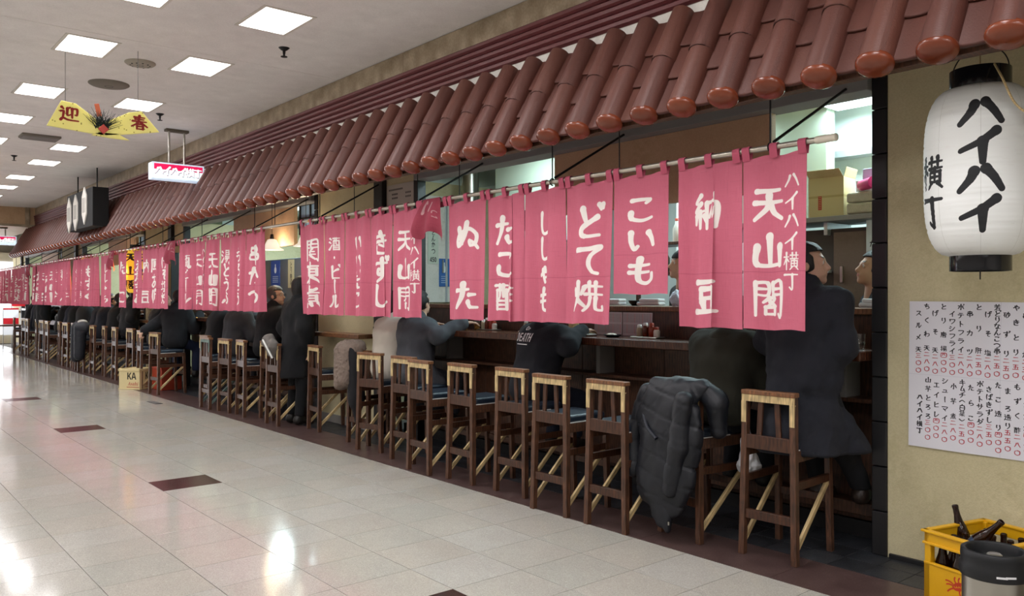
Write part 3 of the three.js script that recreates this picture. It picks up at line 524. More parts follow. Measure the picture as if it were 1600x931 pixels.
strip(-5.99, -6.44, '天山閣', 'pink noren strip with large and small characters beside the thrown-up strip', { side: HH, nf: 1.6, ph: .15 });
strip(-6.445, -6.87, 'きずし', 'pink noren strip reading kizushi', { nf: 1.5, ph: .6, pleat: .6, pd: .05 });
strip(-6.875, -7.34, 'いいだこ', 'pink noren strip reading iidako', { nf: 1.3, ph: .25 });
strip(-7.345, -7.82, '酒・ビール', 'pink noren strip reading sake and beer in front of the black pillar', { nf: 1.4, ph: .8, group: 'sake and beer strips' });
strip(-7.825, -8.35, '関東煮', 'pink noren strip reading kanto stew beside the wide gap in the curtain', { nf: 1.5, ph: .45, sway: 0.02 });
[[-9.32, -9.89, '串かつ', '', 'pink noren strip reading kushikatsu at the far side of the wide gap'], [-9.895, -10.33, 'もろきう', '', 'pink noren strip reading morokyu'], [-10.335, -10.73, '湯どうふ', '', 'pink noren strip reading yudofu'], [-10.735, -11.25, '天山閣', '', 'pink noren strip with three white characters only'], [-11.255, -11.75, '天山閣', HH, 'pink noren strip with large and small characters beside the three-character strip'], [-11.755, -12.3, '酒ビール', '', 'pink noren strip reading sake beer before the second thrown-up strip'],
  [-12.8, -13.3, 'げそ塩焼', '', 'pink noren strip reading grilled squid legs'], [-13.305, -13.75, '厚あげ', '', 'pink noren strip reading atsuage'], [-13.755, -14.2, '納豆', '', 'pink noren strip reading natto, between the atsuage and edamame strips'], [-14.205, -14.66, 'えだまめ', '', 'pink noren strip reading edamame before the yellow lantern'],
  [-15.05, -15.6, 'たこ', '', 'narrow pink noren strip reading tako beyond the yellow lantern'], [-16.1, -16.75, 'ししゃも', '', 'pink noren strip reading shishamo beyond the yellow lantern']].forEach(([a, b, t, side, l], i) => strip(a, b, t, l, { side, bottom: 1.335, sway: (i % 3 - 1) * 0.02 }));
flap(-12.32, -12.8, 'pink noren strip thrown up over the rod beside the second sake strip');
flap(-15.65, -16.05, 'pink noren strip thrown up over the rod beyond the yellow lantern');
{
  const words = ['チューハイ', 'もずく', 'ハイハイ横丁', 'やきとり', 'とり肝', '酒ビール', 'チューハイ', '天山閣', 'いか丸焼', 'まぐろ', 'たこ酢', 'どて焼', 'きずし', '湯どうふ', 'ししゃも', 'もろきう', '天山閣', 'いか丸焼', 'たこ酢', 'やきとり', '湯どうふ'];
  words.forEach((t, i) => { const x = -16.95 - i * 0.5 - (i > 3 ? .35 : 0) - (i > 11 ? .5 : 0); strip(x, x - 0.5, t, `pink noren strip, ${ORD[i]} past the shishamo strip in the far stretch`, { bottom: 1.34, amp: 1.6, group: 'far noren strips' }); });
  flap(-23.32, -23.78, 'pink noren strip thrown up over the rod at the far end of the curtain');
}
// rod lengths, cables and stays
for (let k = 0; k < 5; k++) {
  const x0 = k ? -2.17 - k * 5.95 : -2.17, x1 = Math.max(-29, -2.17 - (k + 1) * 5.95); const r = thing('noren_rod', `long pale metal rod, ${ORD[k]} length from the tiled end post, carrying noren`, 'rod');
  mesh('pole', rodGeo([x0 - (k ? 0 : .1), ROD_Y, ROD_Z], [x1, ROD_Y, ROD_Z], 0.0165, 14), M.pole, r);
  if (!k) { const c = lathe([[0.001, 0.06], [0.018, 0.058], [0.021, 0.05], [0.021, -0.05], [0.018, -0.06]], 16); c.rotateZ(-Math.PI / 2); c.translate(-2.215, ROD_Y, ROD_Z); mesh('end_cap', c, std({ color: 0xe5dccb, roughness: 0.4 }), r); }
  else { const c = new THREE.CylinderGeometry(0.019, 0.019, 0.05, 14); c.rotateZ(Math.PI / 2); c.translate(x0, ROD_Y, ROD_Z); mesh('joint_sleeve', c, std({ color: 0xd9a520, roughness: 0.5 }), r); }
}
[-2.545, -4.31, -6.05, -7.9, -9.6, -11.4, -13.1, -14.85, -16.85, -18.6, -20.4, -22.2, -23.9, -25.6].forEach((x, i) => {
  const s = thing('rod_stay', `thin black iron stay, ${ORD[i]} from the tiled end post, holding the noren rod`, 'bracket', [x, ROD_Y, ROD_Z], 0, 'stays of the noren rod');
  mesh('cable', rodGeo([0, 0.01, 0], [0, 0.50, 0], 0.005, 6), M.iron, s);
  mesh('stay_rod', rodGeo([0.015, 0.03, -0.01], [0.09, 0.41, -0.655], 0.009, 8), M.iron, s);
  const h = new THREE.TorusGeometry(0.024, 0.0045, 6, 18, 5); h.rotateY(Math.PI / 2); mesh('hook', h, M.iron, s);
  if (i < 4) mesh('cable_pair', rodGeo([-1.12, 0.012, 0], [-1.12, 0.50, 0], 0.004, 6), M.iron, s);
});
// ------------------------------------------------------------------ bar stools
const stoolProto = (() => {
  const parts = [];
  const yT = 0.965, zb = 0.20, zf = -0.21;
  for (const sg of [-1, 1]) parts.push(['back_post', bar([sg * 0.166, 0, zb + .01], [sg * 0.148, yT - 0.02, zb - .005], 0.036, 0.04), M.wood]);
  for (const sg of [-1, 1]) parts.push(['front_leg', bar([sg * 0.166, 0, zf], [sg * 0.16, 0.635, zf + .02], 0.034, 0.038), M.wood]);
  parts.push(['top_rail', box(-0.168, yT - 0.026, zb - 0.035, 0.168, yT, zb + 0.024, .004), M.mid]);
  parts.push(['worn_rail_face', merge([box(-0.166, yT - 0.066, zb + 0.002, 0.166, yT - 0.026, zb + 0.02), box(-0.167, yT - 0.19, zb + 0.004, -0.137, yT - 0.066, zb + 0.0225), box(0.137, yT - 0.19, zb + 0.004, 0.167, yT - 0.066, zb + 0.0225)]), M.pale]);
  for (const sg of [-1, 1]) parts.push(['back_slat', bar([sg * 0.062, 0.70, zb], [sg * 0.05, yT - 0.05, zb], 0.032, 0.016), M.woodB]);
  parts.push(['back_rail', box(-0.16, 0.625, zb - 0.01, 0.16, 0.705, zb + 0.016, .003), M.woodB]);
  for (const sg of [-1, 1]) parts.push(['seat_rail', box(sg * 0.17, 0.575, zf + 0.01, sg * 0.145, 0.64, zb - 0.01, .003), M.wood]);
  parts.push(['front_rail', box(-0.15, 0.575, zf, 0.15, 0.64, zf + 0.024, .003), M.wood]);
  parts.push(['back_stretcher', box(-0.165, 0.215, zb - 0.01, 0.165, 0.268, zb + 0.016, .003), M.woodB]);
  for (const sg of [-1, 1]) parts.push(['diagonal_brace', bar([sg * 0.163, 0.075, zb + 0.0], [sg * 0.162, 0.43, zf + 0.02], 0.02, 0.03), M.pale]);
  for (const sg of [-1, 1]) parts.push(['side_rail', box(sg * 0.176, 0.42, zf + 0.0, sg * 0.152, 0.465, zb - 0.01, .003), M.woodB]);
  parts.push(['foot_rail', box(-0.165, 0.29, zf - 0.01, 0.165, 0.335, zf + 0.014, .003), M.woodB]);
  const c = new RoundedBoxGeometry(0.33, 0.055, 0.37, 3, 0.022); c.translate(0, 0.665, -0.005); parts.push(['seat_cushion', uvm(c), M.vinyl]);
  parts.push(['cushion_piping', merge([box(-0.162, 0.64, zb - 0.022, 0.162, 0.645, zb - 0.012), box(0.160, 0.64, -0.06, 0.1665, 0.645, zb - 0.015)]), M.china]);
  return parts;
})();
const stoolAt = [];
const stool = (x, z, turn, label, dark) => {
  const s = thing('bar_stool', label, 'stool', [x, 0, z - 0.2], turn, 'wooden bar stools along the counter'); stoolAt.push([x, z]);
  for (const [n, g, m] of stoolProto) mesh(n, g, dark && m === M.pale ? dark : m, s); return s;
};
const blueWorn = std({ map: T.pale, color: 0x7fb0e6, roughness: 0.6 });
stool(-2.665, -4.16, 0.05, 'dark wooden bar stool nearest the tiled end post, under the person in the long coat');
stool(-3.23, -4.12, -0.12, 'dark wooden bar stool draped with a navy padded parka');
stool(-3.69, -3.905, 0.02, 'empty dark wooden bar stool, third from the tiled end post, beside the parka');
stool(-4.22, -3.895, 0.03, 'empty dark wooden bar stool, fourth from the tiled end post');
stool(-4.81, -4.03, 0.03, 'dark wooden bar stool, fifth from the tiled end post, behind the black hoodie');
stool(-5.39, -3.99, 0.0, 'dark wooden bar stool, sixth from the tiled end post, between hoodie and grey jacket');
stool(-5.91, -3.935, -0.03, 'dark wooden bar stool, seventh from the tiled end post, behind the grey jacket');
stool(-6.42, -4.08, 0.06, 'dark wooden bar stool under the person in the grey jacket');
stool(-7.09, -4.10, 0.22, 'dark wooden bar stool under the person in the white coat');
stool(-7.50, -4.22, 0.15, 'dark wooden bar stool carrying a coat with a grey fur hood');
stool(-8.54, -4.27, -0.1, 'dark wooden bar stool before the cream wall, beside the fur-hooded coat');
stool(-9.25, -4.08, 0.0, 'dark wooden bar stool with a grey bag on its back');
stool(-9.72, -4.21, 0.04, 'dark wooden bar stool tucked behind the one with the grey bag');
stool(-10.2, -4.08, -0.1, 'dark wooden bar stool second past the grey bag');
stool(-10.70, -4.045, 0.05, 'dark wooden bar stool third past the grey bag');
stool(-11.2, -3.985, 0.0, 'dark wooden bar stool with pale blue worn edges', blueWorn);
stool(-11.85, -4.2, 0.0, 'dark wooden bar stool just past the blue-edged stool');
stool(-13.4, -3.96, 0.1, 'dark wooden bar stool beside the cream bottle crate');
stool(-14.35, -4.02, -0.1, 'dark wooden bar stool behind the cream bottle crate');
stool(-15.4, -4.15, 0.05, 'dark wooden bar stool first past the cream crate');
stool(-16.2, -4.1, -0.05, 'dark wooden bar stool second past the cream crate');
[[-17.0, -4.12], [-17.6, -4.05], [-18.3, -4.0], [-18.9, -4.02], [-19.4, -4.1], [-20.0, -4.06], [-20.8, -4.1], [-21.6, -4.0], [-22.5, -4.05], [-23.4, -4.1], [-24.3, -4.05], [-25.1, -4.1], [-25.9, -4.0]].forEach(([x, z], i) => stool(x, z, (i % 3 - 1) * 0.1, `dark wooden bar stool, ${ORD[i + 2]} past the cream bottle crate`));

// ------------------------------------------------------------------ counters, one for each shop
const CT = 1.19;
for (let u = 0; u < 4; u++) {
  const o = -2.34 - u * UNIT, e = u < 3 ? o - 5.5 : o - 4.8; const nth = ORD[u];
  const c = thing('bar_counter', `dark wooden bar counter with raised serving ledge, ${nth} from the tiled end post`, 'counter');
  mesh('counter_top', box(e, CT - 0.06, -5.03, o, CT, -4.60, 0.008), M.counter, c);
  mesh('ledge_front', box(e, CT, -5.06, o, 1.395, -5.02), M.woodB, c);
  mesh('serving_ledge', box(e, 1.395, -5.34, o, 1.435, -4.985, 0.006), M.mid, c);
  for (let k = 0; k * 0.45 < o - e - 0.1; k++) mesh('front_panel', box(Math.max(e, o - (k + 1) * 0.45 + 0.004), 0.1, -5.06, o - k * 0.45, CT - 0.06, -5.03, 0.004), M.wood, c);
  mesh('bag_shelf', box(e, 0.86, -5.03, o, 0.885, -4.84, .004), M.wood, c);
  for (let k = 0; k < 3; k++) mesh('bracket', box(o - 0.25 - k * 2.1, 0.885, -5.02, o - 0.21 - k * 2.1, CT - 0.06, -4.84, .003), M.grey, c);
  mesh('foot_rail', box(e, 0.16, -5.03, o, 0.24, -4.9, .006), M.wood, c);
  mesh('plinth', box(e, 0, -5.06, o, 0.1, -5.0), M.black, c);
}
// ------------------------------------------------------------------ things on the first counter
{
  const cup = (h, r, t) => lathe([[0.0005, 0], [r * .9, 0], [r, h], [r - t, h], [r * .9 - t, t * 2.4], [0.0005, t * 2.4]], 24);
  const glass = (x, y, z, label, fill, mat, h = 0.095, r = 0.036, group) => { const g = thing('drinking_glass', label, 'glass', [x, y, z], 0, group); mesh('tumbler', cup(h, r, 0.002), M.glass, g); if (fill) mesh('drink', lathe([[0.0005, 0.006], [r * .9 - .003, 0.006], [r * (.9 + .1 * fill) - .003, h * fill], [0.0005, h * fill]], 20), mat, g); };
  glass(-2.425, CT, -4.76, 'clear tumbler half full of water on the counter end by the tiled post', 0.5, M.water);
  glass(-6.43, CT, -4.80, 'tumbler of amber beer beside the grey jacket sleeve', 0.8, M.beer, 0.1, 0.03);
  glass(-6.31, CT, -4.86, 'half-empty tumbler of amber beer behind the nuta strip', 0.5, M.beer, 0.12, 0.03);
  const plate = (x, z, r, label, mat, food) => { const g = thing('plate', label, 'plate', [x, CT, z]); mesh('dish', lathe([[0.0005, 0], [r * .6, 0], [r, 0.018], [r - .003, 0.021], [r * .6, 0.006], [0.0005, 0.005]], 28), mat, g); if (food) { const b = []; for (let k = 0; k < 9; k++) { const s = new THREE.IcosahedronGeometry(rr(.012, .022), 1); s.scale(1.3, .7, 1); s.translate(rr(-.4, .4) * r, 0.016, rr(-.4, .4) * r); b.push(s); } mesh('food', merge(b), food, g); } };
  plate(-4.47, -4.80, 0.075, 'small black dish with pale food on the counter', M.blackGloss, std({ color: 0xd8d2c4, roughness: .8 }));
  const tray = thing('serving_tray', 'small rectangular tray with skewers on the counter', 'tray', [-4.77, CT, -4.74]); mesh('tray_base', box(-0.13, 0, -0.06, 0.13, 0.018, 0.06, .006), M.woodB, tray); mesh('paper_liner', box(-0.12, 0.018, -0.05, 0.12, 0.021, 0.05), M.china, tray);
  for (let k = 0; k < 3; k++) mesh('skewer', rodGeo([-0.1, 0.028 + k * .004, -0.02 + k * 0.02], [0.12, 0.03, -0.03 + k * 0.022], 0.0025, 6), M.pale, tray);
  plate(-6.62, -4.76, 0.11, 'white plate with fried food by the grey jacket hand', M.china, std({ color: 0xc99a4a, roughness: .8 }));
  const sticks = thing('chopsticks', 'pair of wooden chopsticks resting on the white plate', 'chopsticks', [-6.55, CT + 0.027, -4.76], 0.3); for (const d of [0, .012]) mesh('chopstick', rodGeo([-0.11, 0, d], [0.12, 0.003, d * 1.6], 0.003, 6), M.pale, sticks);
  const holder = (x, z, label) => { const g = thing('chopstick_holder', label, 'holder', [x, CT, z]); mesh('cup', cup(0.11, 0.045, 0.005), M.pale, g); for (let k = 0; k < 14; k++) { const a = rr(0, 6.28), r = rr(0.005, .03); mesh('chopstick', rodGeo([Math.cos(a) * r * .6, 0.015, Math.sin(a) * r * .6], [Math.cos(a) * r, rr(.17, .2), Math.sin(a) * r], 0.0028, 5), M.pale, g); } };
  holder(-4.93, -4.82, 'tan cup of chopsticks beside the black hoodie sleeve'); holder(-6.56, -4.88, 'tan cup of chopsticks behind the fried food plate'); holder(-2.66, -4.86, 'tan cup of chopsticks beside the long grey coat');
  const caddy = (x, z, label) => {
    const g = thing('condiment_tray', label, 'tray', [x, CT, z]); mesh('tray_plate', box(-0.13, 0, -0.06, 0.13, 0.012, 0.06, .005), M.steel, g); [[-0.08, 0xb0a48a, .085], [-0.02, 0x5b2410, .1], [0.04, 0x8a2f1a, .1], [0.09, 0xe6e2d8, .07]].forEach(([dx, col, h]) => { const j = mesh('jar', lathe([[0.0005, 0.012], [0.024, 0.012], [0.025, h * .8], [0.018, h], [0.0005, h]], 16).translate(dx, 0, 0), std({ color: col, roughness: .25 }), g); mesh('lid', lathe([[0.0005, h + .02], [0.017, h + .018], [0.019, h - .004]], 16).translate(dx, 0, 0), dx < 0 ? M.china : M.redPlastic, j); });
  };
  caddy(-4.16, -4.86, 'condiment tray with four jars behind the olive hood'); caddy(-6.18, -4.9, 'condiment tray with four jars behind the nuta strip'); caddy(-5.55, -4.9, 'condiment tray with four jars beside the black hoodie');
  // printed cards under the ledge
  const card = canvasTex(256, 160, (c, w, h) => { c.fillStyle = '#cfcdd0'; c.fillRect(0, 0, w, h); for (let i = 0; i < 18; i++) { c.fillStyle = i % 5 === 2 ? '#a04048' : '#77747a'; for (let r = 0; r < 2; r++) for (let j = 0; j < 8; j++) c.fillRect(8 + i * 13.6, 10 + r * 74 + j * 7.6, 7, 4); } });
  [[-4.72, 'printed menu card under the ledge beside the doteyaki strip'], [-4.40, 'printed menu card under the ledge behind the jars']].forEach(([x, l]) => { const g = box(-0.155, 0, -0.002, 0.155, 0.19, 0.002); const p = g.attributes.position, uv = g.attributes.uv; for (let i = 0; i < p.count; i++) uv.setXY(i, (p.getX(i) + .155) / .31, p.getY(i) / .19); const m = single('menu_card', g, std({ map: card, roughness: .6 }), l, 'menu card'); m.position.set(x, CT + 0.003, -5.012); m.rotation.x = -0.03; });
  // folded towels on the ledge
  const towel = (x, y, z, w, label, turn = 0) => { const s = thing('folded_towel', label, 'towel', [x, y, z], turn); for (let k = 0; k < 2; k++) { const g = new RoundedBoxGeometry(w * (1 - k * .12), 0.028, 0.1, 3, 0.013); const p = g.attributes.position; for (let i = 0; i < p.count; i++) p.setY(i, p.getY(i) + 0.006 * noise.noise(p.getX(i) * 30 + x * 9, k, p.getZ(i) * 30)); g.computeVertexNormals(); g.translate(0.01 * k, 0.019 + k * 0.026, 0); mesh('fold', uvm(g), M.towel, s); } };
  towel(-4.72, 1.435, -5.1, 0.17, 'white folded towel on the serving ledge beside the doteyaki strip'); towel(-4.34, 1.435, -5.11, 0.22, 'long white folded towel on the serving ledge behind the koimo strip', 0.1); towel(-2.52, 1.435, -5.12, 0.15, 'white folded towel on the ledge beside the tiled end post', .2);
  const dish = thing('bowl', 'dark bowl on the serving ledge between two towels', 'bowl', [-4.53, 1.435, -5.14]); mesh('bowl_body', lathe([[0.0005, 0], [0.03, 0], [0.055, 0.03], [0.06, 0.045], [0.056, 0.045], [0.05, 0.03], [0.0005, 0.01]], 22), M.blackGloss, dish);
  const pk = thing('wrapped_bundle', 'crumpled white and blue plastic bundle on the serving ledge', 'bundle', [-4.07, 1.435, -5.1]); const ig = new THREE.IcosahedronGeometry(0.05, 4); { const p = ig.attributes.position; for (let i = 0; i < p.count; i++) { const q = 1 + 0.5 * noise.noise(p.getX(i) * 34, p.getY(i) * 34, p.getZ(i) * 34); p.setXYZ(i, p.getX(i) * q, p.getY(i) * q * 1.2 + 0.06, p.getZ(i) * q); } ig.computeVertexNormals(); } mesh('plastic', ig, std({ color: 0xc9d4e6, roughness: .3 }), pk);
}
// ------------------------------------------------------------------ kitchens behind the counters
{
  const o = -2.265;
  const hood = thing('kitchen_hood', 'pale green boxy cabinet hung in the bright kitchen by the tiled end post', 'cabinet'); mesh('cabinet_body', box(-4.6, 2.15, -6.46, -3.5, 3.1, -6.33, .01), M.mint, hood); mesh('latch', box(-3.6, 2.16, -6.33, -3.54, 2.2, -6.3, .005), M.black, hood);
  const sh = thing('kitchen_shelf', 'white kitchen shelf loaded with cartons and paper packs', 'shelf'); mesh('shelf_board', box(-4.32, 2.10, -6.5, -2.4, 2.14, -6.02, .004), M.grey, sh); for (const x of [-4.25, -3.4, -2.6]) mesh('bracket', box(x, 2.0, -6.48, x + .03, 2.10, -6.1), M.alu, sh);
  const rail = thing('window_rail', 'white aluminium window frame high in the first kitchen', 'window frame'); mesh('sill', box(-5, 2.69, -6.75, -2.3, 2.75, -6.6, .004), M.alu, rail); for (const x of [-3.1, -3.2]) mesh('mullion', box(x - .02, 2.75, -6.72, x + .02, 3.1, -6.64, .003), M.alu, rail);
  mesh('frosted_pane', box(-5, 2.75, -6.7, -3.2, 3.11, -6.69), M.kitchen, rail); mesh('frosted_pane', box(-3.1, 2.75, -6.7, -2.3, 3.11, -6.69), M.kitchen, rail);
  setting('wall_kitchen_panel', box(-5.4, 0, -6.8, -2.25, 3.12, -6.76), M.kitchen);
  const cartonTex = canvasTex(256, 256, (c) => { c.fillStyle = '#c9b98a'; c.fillRect(0, 0, 256, 256); c.fillStyle = '#b3a06e'; c.fillRect(0, 118, 256, 14); glyph(c, 'か', 60, 60, 40, .1, '#5b5a30'); glyph(c, 'つ', 60, 105, 40, .1, '#5b5a30'); glyph(c, 'お', 60, 150, 40, .1, '#5b5a30'); c.fillStyle = '#b0392c'; c.fillRect(160, 120, 26, 90); c.fillStyle = '#c9b98a'; for (let k = 0; k < 7; k++) c.fillRect(164, 126 + k * 12, 18, 3); });
  const ct = thing('carton', 'open brown cardboard carton on the kitchen shelf', 'box', [-3.37, 2.14, -6.17], 0.12); { const g = box(-0.14, 0, -0.12, 0.14, 0.31, 0.12); const p = g.attributes.position, uv = g.attributes.uv; for (let i = 0; i < p.count; i++) uv.setXY(i, (p.getX(i) + p.getZ(i) * .8 + .14) / .28, p.getY(i) / .31); mesh('carton_body', g, std({ map: cartonTex, roughness: .85 }), ct); mesh('carton_flap', bar([0, 0.31, 0.12], [0, 0.36, 0.2], 0.27, 0.004), M.carton, ct); mesh('carton_flap', bar([0.14, 0.31, 0], [0.16, 0.38, 0], 0.004, 0.23), M.carton, ct); }
  const pack = (y, label, tw) => { const g = new RoundedBoxGeometry(0.46, 0.085, 0.24, 3, 0.02); const p = g.attributes.position; for (let i = 0; i < p.count; i++) { const n = noise.noise(p.getX(i) * 12 + y * 7, p.getY(i) * 20, p.getZ(i) * 12) * .008; p.setY(i, p.getY(i) + n); } g.computeVertexNormals(); const m = single('paper_pack', uvm(g), std({ map: T.white, color: 0xcfcab8, roughness: .5 }), label, 'package', 'paper packs on the shelf'); m.position.set(-2.955, y, -6.16); m.rotation.y = tw; };
  pack(2.185, 'flat wrapped paper pack lying directly on the kitchen shelf', .02); pack(2.272, 'flat wrapped paper pack stacked on the other pack', -.05);
  for (let k = 0; k < 2; k++) { const m = single('paper_stack', box(-0.11, 0, -0.1, 0.11, 0.085, 0.1, .004), k ? std({ color: 0xc3c6e4, roughness: .8 }) : M.paper, k ? 'lavender stack of napkins on the upper white paper stack' : 'white stack of paper on the wrapped packs behind the pink roll', 'paper', 'stacks of paper'); m.position.set(-3.03 + k * .06, 2.318 + k * 0.086, -6.2); m.rotation.y = .1 - k * .15; }
  const roll = thing('plastic_roll', 'bright pink roll of plastic lying on the wrapped packs', 'roll', [-3.0, 2.36, -6.02], 0); { const g = lathe([[0.018, -0.1], [0.04, -0.1], [0.042, 0.1], [0.018, 0.1]], 22); g.rotateX(Math.PI / 2); g.rotateY(0.9); mesh('roll_body', g, M.pink, roll); const c = lathe([[0.001, 0.103], [0.012, 0.103], [0.046, 0.1], [0.046, 0.094]], 22); c.rotateX(Math.PI / 2); c.rotateY(0.9 - Math.PI * 0); mesh('end_cap', c, M.pink, roll); }
  const box2 = single('medicine_box', box(-0.09, 0, -0.05, 0.09, 0.1, 0.05, .004), std({ color: 0xd9e6ee, roughness: .5 }), 'small pale blue packet on the shelf beside the carton', 'packet'); box2.position.set(-3.66, 2.14, -6.1);
  // cupboards with sliding doors below the shelf
  const cab = thing('wall_cupboard', 'greyish wooden sliding-door cupboard behind the bar beside the tiled post', 'cupboard'); mesh('cupboard_body', box(-3.9, 1.25, -6.5, -2.45, 2.05, -6.16, .005), std({ color: 0x4b443f, roughness: .6 }), cab);
  for (let k = 0; k < 2; k++) { const d = mesh('sliding_door', box(-3.34 + k * 0.44, 1.29, -6.16, -2.92 + k * 0.44, 2.02, -6.14 + k * .008, .004), std({ map: T.white, color: 0x8a7a70, roughness: .5 }), cab); mesh('door_handle', box(-3.28 + k * 0.44, 1.62, -6.14 + k * .008, -3.255 + k * 0.44, 1.75, -6.12 + k * .008, .006), M.steel, d); }
  mesh('inner_shelf', box(-3.88, 1.7, -6.15, -3.36, 1.72, -6.1), M.alu, cab);
  const nt = canvasTex(96, 160, (c) => { c.fillStyle = '#d9e2ea'; c.fillRect(0, 0, 96, 160); glyph(c, 'せ', 66, 12, 34, .12, '#20222c'); glyph(c, '元', 66, 54, 34, .12, '#20222c'); glyph(c, 'か', 32, 90, 34, .12, '#20222c'); glyph(c, 'ん', 66, 96, 34, .12, '#20222c'); });
  const note = single('paper_note', new THREE.BoxGeometry(0.16, 0.27, 0.002), std({ map: nt, roughness: .8 }), 'white handwritten note taped to the cupboard beside the tiled post', 'note'); note.position.set(-2.98, 1.96, -6.115);
  const kt = thing('kitchen_worktop', 'stainless steel worktop behind the first counter', 'worktop'); mesh('worktop_slab', box(-6.9, 1.12, -6.5, -2.45, 1.16, -5.95, .005), M.steel, kt); mesh('worktop_base', box(-6.9, 0, -6.5, -2.45, 1.12, -6.0), M.grey, kt);
  // bottles and tins on the back shelf seen between the strips
  const bs = thing('bottle_shelf', 'dark shelf of bottles and tins behind the koimo strip', 'shelf'); mesh('shelf_board', box(-5.6, 1.72, -6.4, -4.35, 1.75, -6.1, .004), M.wood, bs); for (const x of [-5.58, -4.4]) mesh('upright', box(x, 1.16, -6.38, x + .03, 2.0, -6.34), M.wood, bs); mesh('shelf_board', box(-5.6, 2.0, -6.4, -4.35, 2.03, -6.1, .004), M.wood, bs);
  for (let k = 0; k < 7; k++) { const col = [0x9fb5c9, 0x2f6f9c, 0xc04848, 0xd9b04a, 0xe8e4da, 0x3a5d3a, 0xb9532c, 0xd0d8e0, 0x7d2e52][k]; const b = thing('bottle', 'small coloured bottle on the shelf behind the koimo strip', 'bottle', [-4.45 - k * 0.125, k % 2 ? 1.75 : 2.03, -6.2], 0, 'bottles on the back shelf'); mesh('bottle_body', lathe([[0.0005, 0], [0.036, 0], [0.037, 0.13], [0.015, 0.17], [0.014, 0.215], [0.0005, 0.217]], 14), std({ color: col, roughness: .3 }), b); mesh('cap', lathe([[0.016, .2], [0.016, .225], [0.0005, .227]], 12), M.redPlastic, b); }
  const poster = (x, y, z, w, h, label, fill, text, mark) => { const t = canvasTex(128, 192, (c) => { c.fillStyle = fill; c.fillRect(0, 0, 128, 192); if (mark) { c.fillStyle = '#e8f0f6'; c.beginPath(); c.ellipse(64, 72, 15, 26, 0, 0, 7); c.fill(); c.fillRect(58, 26, 12, 26); c.fillStyle = '#bcd2ea'; for (let k = 0; k < 4; k++) c.fillRect(24, 120 + k * 14, 80, 5); } if (text) column(c, text, 64, 14, 178, 44, .12, '#20222a'); }); const m = single('poster', new THREE.BoxGeometry(w, h, 0.004), std({ map: t, roughness: .6 }), label, 'poster'); m.position.set(x, y, z); return m; };
  // white cold cabinet with price slips beside the slender post
  const fr = thing('white_partition', 'white sliding partition with metal edges at the kitchen end, behind the thrown-up noren strip', 'partition'); mesh('white_board', box(-7.985, 1.45, -6.1, -7.955, 2.7, -5.24), M.white, fr); for (const z of [-6.12, -5.68, -5.24]) mesh('metal_edge', box(-7.985, 1.45, z, -7.945, 2.7, z + .03, .003), M.alu, fr); mesh('handle', box(-7.955, 1.8, -5.62, -7.94, 1.95, -5.6), M.steel, fr);
  const slip = canvasTex(96, 192, (c) => { c.fillStyle = '#cdd6c8'; c.fillRect(0, 0, 96, 192); column(c, 'とんかつ', 50, 6, 140, 34, .13, '#23262a'); c.fillStyle = '#23262a'; c.font = 'bold 36px sans-serif'; c.textAlign = 'center'; c.fillText('450', 48, 182); });
  const sm = single('price_slip', new THREE.BoxGeometry(0.15, 0.42, 0.003), std({ map: slip, roughness: .7 }), 'pale vertical price slip reading 450 on the white partition', 'price slip'); sm.position.set(-7.952, 2.11, -5.475); sm.rotation.y = Math.PI / 2;
  poster(-7.952, 1.80, -5.635, 0.15, 0.33, 'blue poster with a white bottle on the white partition', '#3a6ab0', '', true).rotation.y = Math.PI / 2;
  const wt = canvasTex(256, 192, (c) => { c.fillStyle = '#c9c6bb'; c.fillRect(0, 0, 256, 192); c.fillStyle = '#55534e'; for (let r = 0; r < 2; r++) { for (let k = 0; k < 11; k++) c.fillRect(20 + k * 12, 22 + r * 84, 9, 9); for (let q = 0; q < 2; q++) { for (let k = 0; k < 4; k++) c.fillRect(50 + k * 14, 46 + r * 84 + q * 20, 11, 9); for (let k = 0; k < 4; k++) c.fillRect(176 + k * 13, 46 + r * 84 + q * 20, 9, 9); } } });
  const ws = single('price_board', new THREE.BoxGeometry(0.55, 0.40, 0.008), std({ map: wt, roughness: .7 }), 'white printed price board on the cream wall beside the black pillar', 'price board'); ws.position.set(-7.52, 2.53, -4.755);
  // ducts and teal cabinet in the opening between board and slender post
  const dc = thing('extractor_duct', 'shiny vertical steel duct above the first kitchen', 'duct'); mesh('duct_pipe', rodGeo([-7.66, 2.2, -5.8], [-7.66, 3.12, -5.8], 0.1, 20), M.steel, dc); mesh('duct_collar', rodGeo([-7.66, 2.5, -5.8], [-7.66, 2.54, -5.8], 0.11, 20), M.alu, dc);
  const tc = thing('kitchen_hood', 'pale teal boxy extractor cabinet seen above the tako strips', 'cabinet'); mesh('cabinet_body', box(-7.2, 2.16, -6.12, -6.2, 3.1, -5.8, .01), M.mint, tc); mesh('lower_rim', box(-7.24, 2.1, -6.14, -6.16, 2.16, -5.76, .005), M.alu, tc);
  const gr = thing('vent_grille', 'small black vent unit on the front of the teal extractor cabinet', 'vent'); mesh('grille_body', box(-6.5, 2.2, -5.8, -6.05, 2.4, -5.5, .01), M.black, gr); for (let k = 0; k < 4; k++) mesh('grille_bar', box(-6.48, 2.23 + k * .045, -5.5, -6.07, 2.245 + k * .045, -5.49), M.iron, gr);
